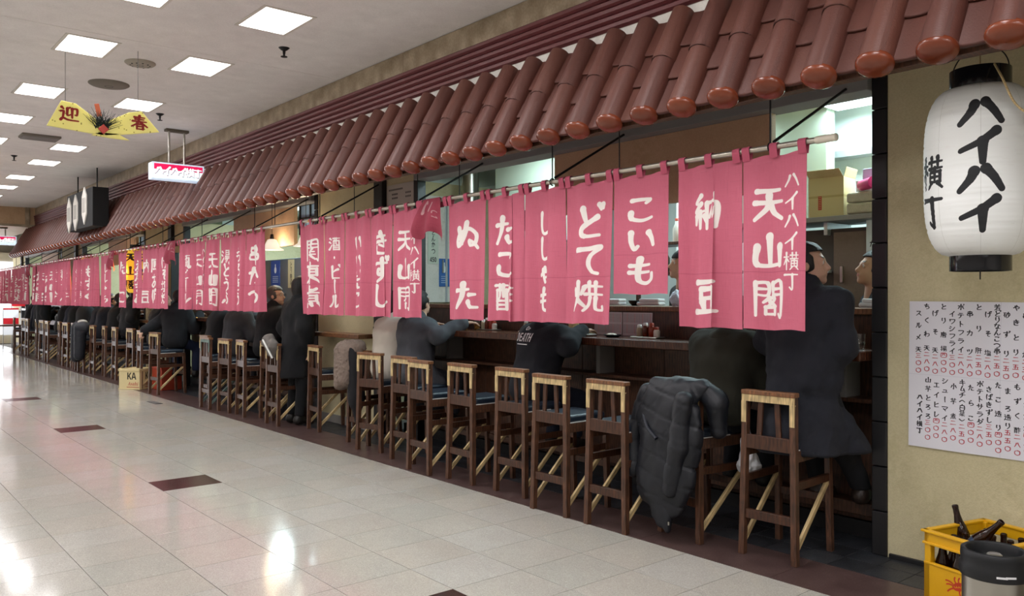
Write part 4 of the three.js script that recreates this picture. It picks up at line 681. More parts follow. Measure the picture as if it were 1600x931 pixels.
  // the other kitchens
  for (let u = 1; u < 4; u++) {
    const q = o - u * UNIT, nth = ORD[u];
    const h2 = thing('kitchen_hood', `pale teal cabinet high in the ${nth} kitchen from the tiled end post`, 'cabinet'); mesh('cabinet_body', box(q - 1.6, 2.2, -6.4, q - 0.5, 3.1, -5.9, .01), M.mint, h2); mesh('lower_rim', box(q - 1.64, 2.15, -6.42, q - .46, 2.2, -5.86, .005), M.alu, h2);
    const cb = thing('wall_cupboard', `grey cupboard behind the bar of the ${nth} shop from the tiled end post`, 'cupboard'); mesh('cupboard_body', box(q - 4.6, 1.16, -6.6, q - 0.3, 1.75, -6.1, .006), M.grey, cb); for (let k = 0; k < 6; k++) { const d = mesh('door', box(q - 4.55 + k * .7, 1.2, -6.1, q - 3.88 + k * .7, 1.72, -6.085, .004), M.kitchen, cb); mesh('handle', box(q - 3.95 + k * .7, 1.4, -6.085, q - 3.93 + k * .7, 1.52, -6.07), M.steel, d); }
    const wn = thing('blue_window', `small blue lattice window beside the cream wall, ${nth} shop from the tiled end post`, 'window', [q - 0.42, 2.53, -4.84]); mesh('pane', box(-0.3, -0.18, -0.01, 0.3, 0.18, 0), std({ color: 0x9cc3ea, roughness: .3 }), wn); for (const x of [-.3, 0, .28]) mesh('frame_bar', box(x, -.2, 0, x + .025, .2, .02), M.iron, wn); for (const y of [-.2, 0, .18]) mesh('frame_bar', box(-.3, y, 0, .305, y + .025, .02), M.iron, wn);
    const cf = thing('cold_cabinet', `dark blue-grey upright cabinet in the ${nth} kitchen`, 'cabinet'); mesh('cabinet_body', box(q - 3.9, 1.16, -6.05, q - 2.2, 2.12, -5.6, .01), std({ color: 0x4d5a68, roughness: .4 }), cf); mesh('door_handle', box(q - 2.4, 1.5, -5.6, q - 2.37, 1.8, -5.575), M.steel, cf);
    poster(q - 3.2, 1.9, -5.595, 0.34, 0.4, `blue poster in the ${nth} kitchen`, '#2c50a8', '', true); poster(q - 2.62, 1.88, -5.595, 0.22, 0.44, `pale slip poster in the ${nth} kitchen`, '#cbbf9a', 'とり唐揚', false);
    single('blue_crate', box(q - 1.85, 1.16, -6.05, q - 1.35, 1.65, -5.75, .02), M.blueP, `blue plastic tub on the ${nth} kitchen worktop`, 'tub');
  }
  // pendant lamps in the second and third shops
  for (const [x, l] of [[-10.51, 'white enamel pendant lamp hanging in the wide gap of the curtain'], [-9.5, 'white enamel pendant lamp behind the kanto stew strip'], [-17.4, 'white enamel pendant lamp in the third shop near the yellow lantern']]) {
    const p = thing('pendant_lamp', l, 'lamp', [x, 2.13, -4.62]);
    mesh('shade', lathe([[0.0005, 0.165], [0.035, 0.16], [0.06, 0.15], [0.085, 0.1], [0.1, 0.05], [0.155, 0.02], [0.155, 0.012], [0.095, 0.04], [0.078, 0.1], [0.03, 0.15], [0.0005, 0.15]], 28), std({ color: 0xf2f0ea, emissive: 0xfff2dc, emissiveIntensity: 0.55, roughness: .3 }), p); mesh('socket', lathe([[0.0005, 0.23], [0.02, 0.225], [0.03, 0.155], [0.0005, 0.155]], 16), M.black, p); mesh('cord', rodGeo([0, 0.225, 0], [0, 0.78, 0], 0.004, 6), M.black, p);
    mesh('bulb', new THREE.SphereGeometry(0.035, 14, 10).translate(0, 0.075, 0), std({ color: 0xffffff, emissive: 0xffeed0, emissiveIntensity: 1.6 }), p); const pl = new THREE.PointLight(0xffe6c0, 0.5); pl.position.set(x, 2.13 + 0.075, -4.62); pl.castShadow = true; scene.add(pl);
  }
}
// ------------------------------------------------------------------ paper lanterns
const lantern = (x, y, z, R, Hh, label, body, texture, turn, ropeTop, lit) => {
  const g = thing('paper_lantern', label, 'lantern', [x, y, z], turn); const pts = [], N = 72, rings = 30;
  for (let k = 0; k <= N; k++) { const t = k / N, s = t * 2 - 1, base = Math.pow(Math.max(0, 1 - Math.pow(Math.abs(s), 3.6)), 0.5); const r = R * (0.52 + 0.48 * base) ; pts.push([r - 0.0035 * Math.pow(Math.abs(Math.sin(t * rings * Math.PI)), 0.6) * -1 - 0.0035, (t - 0.5) * Hh]); }
  const geo = lathe(pts, 72); const m = std({ map: texture, roughness: 0.6, color: body }); if (lit) { m.emissive.set(0xffffff); m.emissiveMap = texture; m.emissiveIntensity = 0.45; const pl = new THREE.PointLight(0xffd060, 0.5); pl.position.set(x, y, z + R + 0.03); pl.castShadow = true; scene.add(pl); } mesh('paper_body', geo, m, g);
  const rim = (y0, y1) => lathe([[R * 0.5, y0], [R * 0.54, y0], [R * 0.54, y1], [R * 0.5, y1], [R * 0.5, y0]], 40);
  mesh('upper_rim', rim(Hh / 2 - 0.005, Hh / 2 + 0.085), M.blackGloss, g); mesh('lower_rim', rim(-Hh / 2 - 0.07, -Hh / 2 + 0.005), M.blackGloss, g);
  mesh('bottom_disc', new THREE.CylinderGeometry(R * .5, R * .5, .004, 30).translate(0, -Hh / 2 - .03, 0), M.paper, g);
  const a = []; for (let k = 0; k <= 10; k++) { const t = Math.PI * k / 10; a.push([Math.cos(t) * R * 0.52, Hh / 2 + 0.07 + Math.sin(t) * 0.13, 0]); } mesh('wire_handle', tube(a, 0.003), M.iron, g);
  mesh('hanging_cord', rodGeo([0, Hh / 2 + 0.195, 0], [0, ropeTop, 0], 0.003, 6), M.pale, g); mesh('pull_wire', rodGeo([0, -Hh / 2 - 0.11, 0], [0, -Hh / 2 - 0.06, 0], 0.003, 6), M.iron, g);
  return g;
};
const lanternTex = canvasTex(2048, 1024, (c, w, h) => {
  c.fillStyle = '#eef0ee'; c.fillRect(0, 0, w, h); let s = 9; const q = () => (s = (s * 16807) % 2147483647) / 2147483647; for (let k = 0; k < 500; k++) { c.fillStyle = `rgba(150,140,120,${0.02 + q() * .03})`; c.fillRect(q() * w, q() * h, 20 + q() * 80, 2 + q() * 4); }
  for (let k = 0; k < 8; k++) { c.fillStyle = 'rgba(190,190,185,0.5)'; c.fillRect(k * w / 8, 0, 3, h); }
  const cx = w * 0.5; column(c, 'ハイハイ', cx, h * 0.09, h * 0.87, 212, 0.25, '#17181c', 1.35); column(c, '横丁', cx - 330, h * 0.40, h * 0.84, 215, 0.18, '#17181c', 1.05);
});
{
  const l = lantern(-1.555, 2.098, -4.22, 0.243, 0.80, 'large white paper lantern with black characters hanging by the cream end wall', 0xffffff, lanternTex, 0, 0.46);
  l.rotation.y = 0; l.userData.turn = undefined; delete l.userData.turn;
  l.children[0].rotation.y = Math.PI + 0.36;
  const rope = tube([[-1.45, 2.57, -4.1], [-1.38, 2.48, -3.98], [-1.31, 2.33, -3.97], [-1.24, 2.28, -4.0], [-1.16, 2.3, -4.06]], 0.005, 30); single('straw_rope', rope, M.pale, 'pale straw cord trailing over the large white lantern', 'cord');
}
const yTex = canvasTex(512, 512, (c, w, h) => { c.fillStyle = '#f2c53a'; c.fillRect(0, 0, w, h); for (let k = 0; k < 4; k++) column(c, '天山閣', k * 128 + 64, 40, 470, 110, 0.2, '#1c1812'); });
lantern(-15.62, 1.98, -4.3, 0.18, 0.78, 'yellow paper lantern with black characters between the edamame and tako strips', 0xffffff, yTex, 0, 0.5, true);
lantern(-19.05, 1.96, -4.3, 0.18, 0.78, 'yellow paper lantern half hidden in the far stretch of the curtain', 0xffffff, yTex, 0.4, 0.5, true);
// ------------------------------------------------------------------ menu sheet on the end wall
{
  const W = 0.98, Hm = 0.815, t = canvasTex(1400, 1164, (c, w, h) => {
    c.fillStyle = '#e6e6ee'; c.fillRect(0, 0, w, h); const px = w / W; c.fillStyle = 'rgba(170,170,185,0.35)'; c.fillRect(0, h * .5, w, 3); c.fillRect(w * .48, 0, 3, h);
    const top = [['スルメ天', '三〇〇'], ['ちくわ天', '二八〇'], ['げそ天', '二八〇'], ['とり唐揚', '四〇〇'], ['イワシフライ', '三〇〇'], ['ポテトフライ', '二八〇'], ['串カツ', '二八〇'], ['とり肝', '二五〇'], ['げそ塩', '二八〇'], ['若どりなんこつ串', '二五〇'], ['砂ずり', '二五〇'], ['やきとり', '二五〇'], ['ぬた', '二五〇']];
    const bot = [[HH, ''], ['山芋とろろ', '三〇〇'], ['エイヒレ', '四〇〇'], ['シューマイ', '二八〇'], ['小芋煮', '二八〇'], ['キムチ（白菜）', '二五〇'], ['たらこ', '四〇〇'], ['ポテトサラダ', '二八〇'], ['さばきずし', '三五〇'], ['たこ造り', '四〇〇'], ['まぐろ造り', '五五〇'], ['もずく酢', '二八〇'], ['いか丸焼', '四五〇']];
    const pitch = 0.0447 * px, x0 = 0.052 * px;
    top.forEach(([n, p], i) => { const x = x0 + i * pitch, y0 = (i % 2 ? .012 : .05) * px, y1 = (i % 2 ? .275 : .285) * px; const nn = [...n].length; column(c, n, x, y0, y1, Math.min(47, (y1 - y0) / nn * 1.08), .165, '#26242c'); column(c, p, x, y1 + 3, y1 + .117 * px, 46, .14, '#b23a48'); });
    bot.forEach(([n, p], i) => { const x = x0 + i * pitch + .2 * pitch, y0 = (i === 0 ? .52 : i % 2 ? .42 : .445) * px, y1 = (i === 0 ? .74 : .655 - (i % 2 ? .0 : .015) + (i > 8 ? .02 : 0)) * px; const nn = [...n].length; column(c, n, x, y0, y1, Math.min(47, (y1 - y0) / nn * 1.08), i ? .165 : .21, '#26242c'); if (p) column(c, p, x, y1 + 3, y1 + .117 * px, 46, .14, '#b23a48'); });
  });
  const g = new THREE.PlaneGeometry(W, Hm, 40, 20); const p = g.attributes.position; for (let i = 0; i < p.count; i++) p.setZ(i, 0.003 * Math.sin(p.getX(i) * 9 + 1) * Math.cos(p.getY(i) * 7) + 0.004);
  g.computeVertexNormals(); const m = single('menu_sheet', g, std({ map: t, roughness: 0.6, side: THREE.DoubleSide }), 'large white handwritten menu sheet taped to the cream end wall', 'menu'); m.position.set(-2.11 + W / 2, 1.478 - Hm / 2, WF + 0.004); m.rotation.z = -0.008;
}
// ------------------------------------------------------------------ yellow beer crate, bottles and keg
{
  const CX = -1.565, CZ = -4.36, turn = -0.26;
  const c = thing('beer_crate', 'yellow plastic beer crate of empty bottles against the cream wall', 'crate', [CX, 0, CZ], turn); const w = 0.185, d = 0.225, H = 0.345, t = 0.014;
  const mk = (n, g, m = M.yellow) => mesh(n, g, m, c);
  mk('crate_bottom', box(-w, 0.01, -d, w, 0.022, d));
  for (const [sx, sz] of [[1, 1], [1, -1], [-1, 1], [-1, -1]]) mk('corner_post', box(sx * w, 0.0, sz * d, sx * (w - 0.035), H, sz * (d - 0.035), .006));
  const emblem = canvasTex(512, 256, (x) => { x.fillStyle = '#e0a90c'; x.fillRect(0, 0, 512, 256); x.fillStyle = '#c23a22'; x.strokeStyle = '#c23a22'; x.lineWidth = 13; x.lineCap = 'round';
    x.beginPath(); x.ellipse(262, 88, 62, 34, -0.35, 0, 7); x.fill(); x.beginPath(); x.ellipse(330, 52, 26, 22, 0.3, 0, 7); x.fill();
    for (const [a, b, e, f, g2, h2] of [[212, 96, 180, 82, 150, 96], [220, 112, 186, 120, 160, 150], [206, 78, 176, 60, 142, 66], [300, 112, 330, 130, 318, 158], [270, 118, 264, 144, 282, 160], [344, 44, 372, 26, 392, 40], [236, 66, 214, 40, 226, 22], [262, 58, 252, 30, 268, 16]]) { x.beginPath(); x.moveTo(a, b); x.quadraticCurveTo(e, f, g2, h2); x.stroke(); }
    x.strokeStyle = '#e0a90c'; x.lineWidth = 5; for (let k = 0; k < 4; k++) { x.beginPath(); x.arc(230 + k * 22, 90 - k * 6, 13, 0.4, 2.8); x.stroke(); }
    x.fillStyle = '#c23a22'; x.font = 'bold 54px serif'; x.textAlign = 'center'; x.fillText('KIRIN', 262, 232); });
  const panel = (n, x0, z0, x1, z1) => { mk('side_panel', box(x0, 0.0, z0, x1, 0.19, z1)); mk('base_flange', box(x0 * 1.03, 0, z0 * 1.03, x1 * 1.03, 0.018, z1 * 1.03, .004)); mk('top_rim', box(x0, H - 0.055, z0, x1, H, z1, .004)); void n; };
  panel('front', -w, d, w, d - t); panel('back', -w, -d, w, -d + t); panel('left', -w, -d, -w + t, d); panel('right', w, -d, w - t, d);
  mk('rim_lip', merge([box(-w - .012, H - 0.004, d - .02, w + .012, H + 0.008, d + .012, .003), box(-w - .012, H - 0.004, -d - .012, w + .012, H + 0.008, -d + .02, .003), box(-w - .012, H - .004, -d, -w + .02, H + .008, d, .003), box(w - .02, H - .004, -d, w + .012, H + .008, d, .003), box(-w - .006, H - .062, d - .01, w + .006, H - .05, d + .008, .003), box(-w - .008, H - .062, -d, -w + .01, H - .05, d, .003)]));
  mk('window_ledge', merge([box(-w, 0.186, d - .02, w, 0.196, d + .004, .003), box(-w - .004, .186, -d, -w + .02, .196, d, .003)]));
  const e = new THREE.PlaneGeometry(0.29, 0.15); e.translate(0.0, 0.1, d + 0.001); mk('printed_emblem', e, std({ map: emblem, roughness: .45 })).userData.label = 'red printed emblem and brand lettering';
  const bg = lathe([[0.0005, 0], [0.034, 0], [0.037, 0.008], [0.037, 0.15], [0.03, 0.185], [0.0165, 0.225], [0.014, 0.275], [0.0155, 0.28], [0.0155, 0.292], [0.012, 0.295], [0.0105, 0.292], [0.0105, 0.275], [0.026, 0.18], [0.033, 0.15], [0.033, 0.01], [0.0005, 0.01]], 20);
  for (let i = 0; i < 4; i++) for (let j = 0; j < 5; j++) {
    if ((i === 2 && j === 2) || (i === 3 && j === 4) || (i === 0 && j === 1) || (j === 3 && (i === 1 || i === 2))) continue;
    const lx = -w + 0.05 + i * 0.09, lz = -d + 0.05 + j * 0.0825; const x = CX + lx * Math.cos(turn) + lz * Math.sin(turn), z = CZ - lx * Math.sin(turn) + lz * Math.cos(turn);
    const b = single('beer_bottle', bg, M.bottle, 'brown glass beer bottle standing in the yellow crate', 'bottle', 'bottles standing in the yellow crate'); b.position.set(x, 0.023, z);
  }
  const tip = (x, y, z, ax, az, label, sleeve) => { const b = thing('beer_bottle', label, 'bottle', [x, y, z]); mesh('glass', bg, M.bottle, b); if (sleeve) { const s = lathe([[0.0378, 0.03], [0.0378, 0.14]], 20); mesh('paper_label', s, std({ color: 0x3d4c66, roughness: .25, metalness: .3, side: THREE.DoubleSide }), b); for (let k = 0; k < 4; k++) mesh('foil_mark', box(0.03, .05 + k * .022, -.012, .0395, .06 + k * .022, .012), M.alu, b); } b.rotation.set(ax, 0, az); };
  tip(-1.69, 0.155, -4.44, 0.02, 0.22, 'brown beer bottle leaning up out of the yellow crate'); tip(-1.66, 0.23, -4.25, 0.05, -0.72, 'brown beer bottle with a blue silver label lying across the yellow crate', true);
  const k = thing('beer_keg', 'small stainless steel beer keg with a black rubber collar beside the crate', 'keg', [-1.322, 0, -3.735]);
  mesh('steel_body', lathe([[0.0005, 0.03], [0.1, 0.03], [0.118, 0.05], [0.12, 0.08], [0.12, 0.15], [0.123, 0.156], [0.12, 0.162], [0.12, 0.36], [0.11, 0.39], [0.05, 0.405], [0.0005, 0.405]], 44), M.steel, k);
  mesh('rubber_collar', lathe([[0.112, 0.345], [0.128, 0.348], [0.131, 0.36], [0.131, 0.395], [0.124, 0.402], [0.126, 0.43], [0.124, 0.452], [0.114, 0.458], [0.104, 0.452], [0.102, 0.42], [0.098, 0.4], [0.106, 0.36]], 44), std({ color: 0x111317, roughness: .5 }), k);
  mesh('rubber_base', lathe([[0.08, 0], [0.124, 0], [0.128, 0.01], [0.128, 0.06], [0.118, 0.075], [0.1, 0.06]], 44), std({ color: 0x111317, roughness: .5 }), k);
  mesh('valve', lathe([[0.0005, 0.438], [0.022, 0.438], [0.03, 0.432], [0.032, 0.424], [0.03, 0.418], [0.024, 0.416], [0.024, 0.4]], 24), M.steel, k);
  for (const [a, h] of [[0.9, .37], [1.15, .372]]) { const s = box(-0.02, 0, -.001, 0.02, 0.008, .001); s.translate(0, h, 0.1315); s.rotateY(a - .35); mesh('white_marking', s, M.paper, k); }
}
// cream bottle crate on the floor
{
  const t = canvasTex(256, 192, (c) => { c.fillStyle = '#ddcd9c'; c.fillRect(0, 0, 256, 192); c.fillStyle = '#17140f'; c.font = 'bold 92px sans-serif'; c.fillText('KA', 96, 96); c.fillStyle = '#b03a34'; c.font = 'italic bold 44px serif'; c.fillText('Asahi', 110, 152); c.fillRect(96, 166, 150, 6); });
  const g = thing('bottle_crate', 'cream plastic bottle crate with black letters and red print on the floor between stools', 'crate', [-14.42, 0, -3.98], 0.62);
  const b = box(-0.2, 0, -0.17, 0.2, 0.33, 0.17, .008), p = b.attributes.position, uv = b.attributes.uv, nn = b.attributes.normal; for (let i = 0; i < p.count; i++) { const side = Math.abs(nn.getX(i)) > .7; uv.setXY(i, side ? .5 - p.getZ(i) / .34 : .5 + p.getX(i) / .4, p.getY(i) / .33); }
  mesh('crate_body', b, std({ map: t, roughness: .5 }), g); mesh('top_rim', merge([box(-.21, .3, .16, .21, .34, .18, .004), box(-.21, .3, -.18, .21, .34, -.16, .004), box(.19, .3, -.18, .21, .34, .18, .004), box(-.21, .3, -.18, -.19, .34, .18, .004)]), M.creamPlastic, g); mesh('base_rim', box(-.205, 0, -.175, .205, .02, .175, .004), M.creamPlastic, g);
  const r = thing('bottle_crate', 'rust red plastic crate behind the cream crate under a stool', 'crate', [-14.0, 0, -4.34], 0.1); mesh('crate_body', box(-.19, 0, -.17, .19, .36, .17, .01), M.redPlastic, r); mesh('top_rim', box(-.2, .34, -.18, .2, .38, .18, .006), M.redPlastic, r);
}
// ------------------------------------------------------------------ far end of the corridor
{
  const fd = thing('floor_drain', 'small dark slotted drain cover in the floor near the cream crate', 'drain', [-12.3, 0, -3.64]); mesh('cover', box(-0.2, 0.0005, -0.05, 0.2, 0.004, 0.05), M.iron, fd); for (let k = 0; k < 6; k++) mesh('slot_bar', box(-.18 + k * .06, .004, -.04, -.15 + k * .06, .006, .04), M.grey, fd);
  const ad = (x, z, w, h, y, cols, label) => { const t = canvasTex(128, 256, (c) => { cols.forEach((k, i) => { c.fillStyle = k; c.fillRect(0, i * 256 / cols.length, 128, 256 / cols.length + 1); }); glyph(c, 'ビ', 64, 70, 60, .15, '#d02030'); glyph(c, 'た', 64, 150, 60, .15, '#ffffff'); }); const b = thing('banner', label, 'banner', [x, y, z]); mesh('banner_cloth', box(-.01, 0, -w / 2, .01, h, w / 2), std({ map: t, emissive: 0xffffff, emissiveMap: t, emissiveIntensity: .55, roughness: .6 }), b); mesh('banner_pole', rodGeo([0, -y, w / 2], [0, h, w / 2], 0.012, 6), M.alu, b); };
  ad(-28.6, -4.55, 0.4, 0.75, 1.25, ['#e9eef4', '#c2202c', '#eef0f4', '#c2202c'], 'red and white lettered banner at the far end of the corridor, upper'); ad(-28.4, -4.3, 0.4, 0.8, 0.4, ['#c2202c', '#eceff4', '#c2202c', '#eef2f8'], 'red and white lettered banner at the far end of the corridor, lower');
  const sf = thing('lit_shopfront', 'bright white lit shopfront at the far end of the corridor', 'shopfront'); mesh('shop_wall', box(-31.9, 0, -7.4, -31.6, 3.0, 4.3), M.white, sf);
  for (let k = 0; k < 5; k++) { const z = -5.1 + k * 1.7; mesh('lit_window', box(-31.6, 0.3, z, -31.57, 2.7, z + 1.4), std({ color: 0xffffff, emissive: 0xf4f8ff, emissiveIntensity: 1.3 }), sf); areaLight(0xf4f8ff, 3, 1.4, 2.4, -31.55, 1.5, z + 0.7, 0, 1.5, z + .7); mesh('mullion', box(-31.62, 0, z - .12, -31.55, 2.9, z, .01), M.iron, sf); }
  const tb = thing('side_table', 'dark wooden table at the far end of the stools', 'table', [-27.3, 0, -4.0]); mesh('table_top', box(-.45, .7, -.35, .45, .74, .35, .008), M.wood, tb); for (const [a, b] of [[1, 1], [1, -1], [-1, 1], [-1, -1]]) mesh('leg', box(a * .42, 0, b * .32, a * .37, .7, b * .27, .003), M.wood, tb);
}

// ------------------------------------------------------------------ people (distance fields meshed by surface nets)
const nets = (fn, mn, mx, h) => {
  const nx = Math.ceil((mx[0] - mn[0]) / h) + 1, ny = Math.ceil((mx[1] - mn[1]) / h) + 1, nz = Math.ceil((mx[2] - mn[2]) / h) + 1, F = new Float32Array(nx * ny * nz), id = (i, j, k) => (k * ny + j) * nx + i;
  for (let k = 0; k < nz; k++) for (let j = 0; j < ny; j++) for (let i = 0; i < nx; i++) F[id(i, j, k)] = fn(mn[0] + i * h, mn[1] + j * h, mn[2] + k * h);
  const V = new Int32Array(nx * ny * nz).fill(-1), pos = [], ix = [];
  for (let k = 0; k < nz - 1; k++) for (let j = 0; j < ny - 1; j++) for (let i = 0; i < nx - 1; i++) {
    let s = 0, X = 0, Y = 0, Z = 0; const c = []; let neg = 0;
    for (let q = 0; q < 8; q++) { const f = F[id(i + (q & 1), j + (q >> 1 & 1), k + (q >> 2))]; c.push(f); if (f < 0) neg++; }
    if (!neg || neg === 8) continue;
    for (let a = 0; a < 8; a++) for (const b of [1, 2, 4]) if (!(a & b)) { const f0 = c[a], f1 = c[a | b]; if ((f0 < 0) !== (f1 < 0)) { const t = f0 / (f0 - f1); X += (a & 1) + (b === 1 ? t : 0); Y += (a >> 1 & 1) + (b === 2 ? t : 0); Z += (a >> 2) + (b === 4 ? t : 0); s++; } }
    V[id(i, j, k)] = pos.length / 3; pos.push(mn[0] + (i + X / s) * h, mn[1] + (j + Y / s) * h, mn[2] + (k + Z / s) * h);
  }
  const quad = (a, b, c, d, flip) => { if (a < 0 || b < 0 || c < 0 || d < 0) return; if (flip) ix.push(a, c, b, a, d, c); else ix.push(a, b, c, a, c, d); };
  for (let k = 1; k < nz - 1; k++) for (let j = 1; j < ny - 1; j++) for (let i = 1; i < nx - 1; i++) {
    const f = F[id(i, j, k)] < 0;
    if (f !== F[id(i + 1, j, k)] < 0) quad(V[id(i, j - 1, k - 1)], V[id(i, j, k - 1)], V[id(i, j, k)], V[id(i, j - 1, k)], !f);
    if (f !== F[id(i, j + 1, k)] < 0) quad(V[id(i - 1, j, k - 1)], V[id(i - 1, j, k)], V[id(i, j, k)], V[id(i, j, k - 1)], !f);
    if (f !== F[id(i, j, k + 1)] < 0) quad(V[id(i - 1, j - 1, k)], V[id(i, j - 1, k)], V[id(i, j, k)], V[id(i - 1, j, k)], !f);
  }
  const g = new THREE.BufferGeometry(); g.setAttribute('position', new THREE.Float32BufferAttribute(pos, 3)); g.setIndex(ix); g.computeVertexNormals(); return g;
};
const smin = (a, b, k) => { const h = Math.max(k - Math.abs(a - b), 0) / k; return Math.min(a, b) - h * h * k * 0.25; };
const cone = (A, B, ra, rb) => { const bx = B[0] - A[0], by = B[1] - A[1], bz = B[2] - A[2], L = bx * bx + by * by + bz * bz || 1e-9; return (x, y, z) => { const px = x - A[0], py = y - A[1], pz = z - A[2]; let h = (px * bx + py * by + pz * bz) / L; h = h < 0 ? 0 : h > 1 ? 1 : h; const dx = px - bx * h, dy = py - by * h, dz = pz - bz * h; return Math.sqrt(dx * dx + dy * dy + dz * dz) - (ra + (rb - ra) * h); }; };
const ell = (c, r) => (x, y, z) => { const a = (x - c[0]) / r[0], b = (y - c[1]) / r[1], d = (z - c[2]) / r[2], k = Math.sqrt(a * a + b * b + d * d); return (k - 1) * Math.min(r[0], r[1], r[2]) * 0.9 + (k - 1) * 0.02; };
const union = (list, k) => (x, y, z) => { let d = 9; for (const f of list) d = smin(d, f(x, y, z), k); return d; };
const bounds = (pts, m) => { const a = [9, 9, 9], b = [-9, -9, -9]; for (const p of pts) for (let q = 0; q < 3; q++) { a[q] = Math.min(a[q], p[q] - m); b[q] = Math.max(b[q], p[q] + m); } return [a, b]; };
const paint = (g, fn) => { const p = g.attributes.position, c = new Float32Array(p.count * 3); for (let i = 0; i < p.count; i++) { const k = fn(p.getX(i), p.getY(i), p.getZ(i)); c[3 * i] = k[0]; c[3 * i + 1] = k[1]; c[3 * i + 2] = k[2]; } g.setAttribute('color', new THREE.BufferAttribute(c, 3)); return g; };
const SKIN = [0.56, 0.34, 0.24];
const headGeo = (() => {
  const s = union([ell([0, .03, .012], [.077, .09, .098]), ell([0, -.045, -.028], [.058, .072, .064]), cone([0, .008, -.088], [0, -.03, -.106], .010, .016), cone([-.04, .027, -.078], [.04, .027, -.078], .012, .012), cone([-.018, -.063, -.084], [.018, -.063, -.084], .009, .009), cone([0, -.1, -.07], [0, -.09, -.06], .02, .02), ell([.08, -.005, .012], [.012, .032, .02]), ell([-.08, -.005, .012], [.012, .032, .02]), cone([0, -.06, .02], [0, -.21, .045], .052, .056)], .022);
  const g = nets((x, y, z) => { let d = s(x, y, z); for (const q of [-1, 1]) d = Math.max(d, -(Math.hypot(x - q * .033, y - .008, z + .108) - .02)); for (const q of [-1, 1]) d = Math.min(d, Math.hypot(x - q * .033, y - .006, z + .077) - .0135); return d; }, [-.11, -.23, -.14], [.11, .14, .13], .0055);
  return paint(g, (x, y, z) => { for (const q of [-1, 1]) { const e = Math.hypot(x - q * .033, y - .006); if (z < -.082 && e < .0065) return [.02, .012, .01]; if (z < -.08 && e < .012) return [.75, .72, .68]; } if (z < -.082 && Math.hypot(x / 2.2, y + .063) < .0095) return [.42, .15, .12]; if (z < -.07 && Math.abs(y - .034) < .006 && Math.abs(x) > .014 && Math.abs(x) < .05) return [.06, .04, .03]; return SKIN; });
})();
const handGeo = (curl, grip = 0) => {
  const fs = []; const kx = [-.030, -.010, .011, .031], len = [[.042, .026, .02], [.047, .03, .021], [.044, .028, .02], [.034, .021, .018]];
  kx.forEach((x, i) => { fs.push(cone([x * .55, 0, .0], [x, 0.003, -.085 + Math.abs(i - 1.3) * .004], .016, .0125)); let p = [x, .002, -.086 + Math.abs(i - 1.3) * .004], a = curl * .35 + grip; for (let s = 0; s < 3; s++) { const L = len[i][s], n = [p[0] + (i - 1.5) * .0025, p[1] - Math.sin(a) * L, p[2] - Math.cos(a) * L]; fs.push(cone(p, n, .0095 - s * .0008, .0088 - s * .0009)); p = n; a += curl * (s ? .6 : .9) + grip * .8; } });
  const palm = union([...fs.filter((f, i) => i % 4 === 0), cone([0, 0, .045], [0, 0, 0], .024, .024), cone([-.015, -.004, -.012], [-.044, -.012, -.042], .018, .013), cone([-.044, -.012, -.042], [-.05, -.018 - grip * .01, -.074], .0115, .0085)], .012);
  const fin = fs.filter((f, i) => i % 4);
  const g = nets((x, y, z) => { let d = palm(x, y, z); for (const f of fin) d = smin(d, f(x, y, z), .003); return d; }, [-.08, -.12, -.2], [.06, .05, .08], .0042); return paint(g, () => SKIN);
};
const handOpen = handGeo(.42), handGrip = handGeo(.75, .45);
const V3 = (a) => new THREE.Vector3(...a);
const skinMat = std({ vertexColors: true, roughness: 0.55 });
const hairMat = [0x0e0c0c, 0x19120e, 0x4a4744].map((c) => std({ color: c, roughness: 0.55, bumpMap: weave, bumpScale: .002 }));
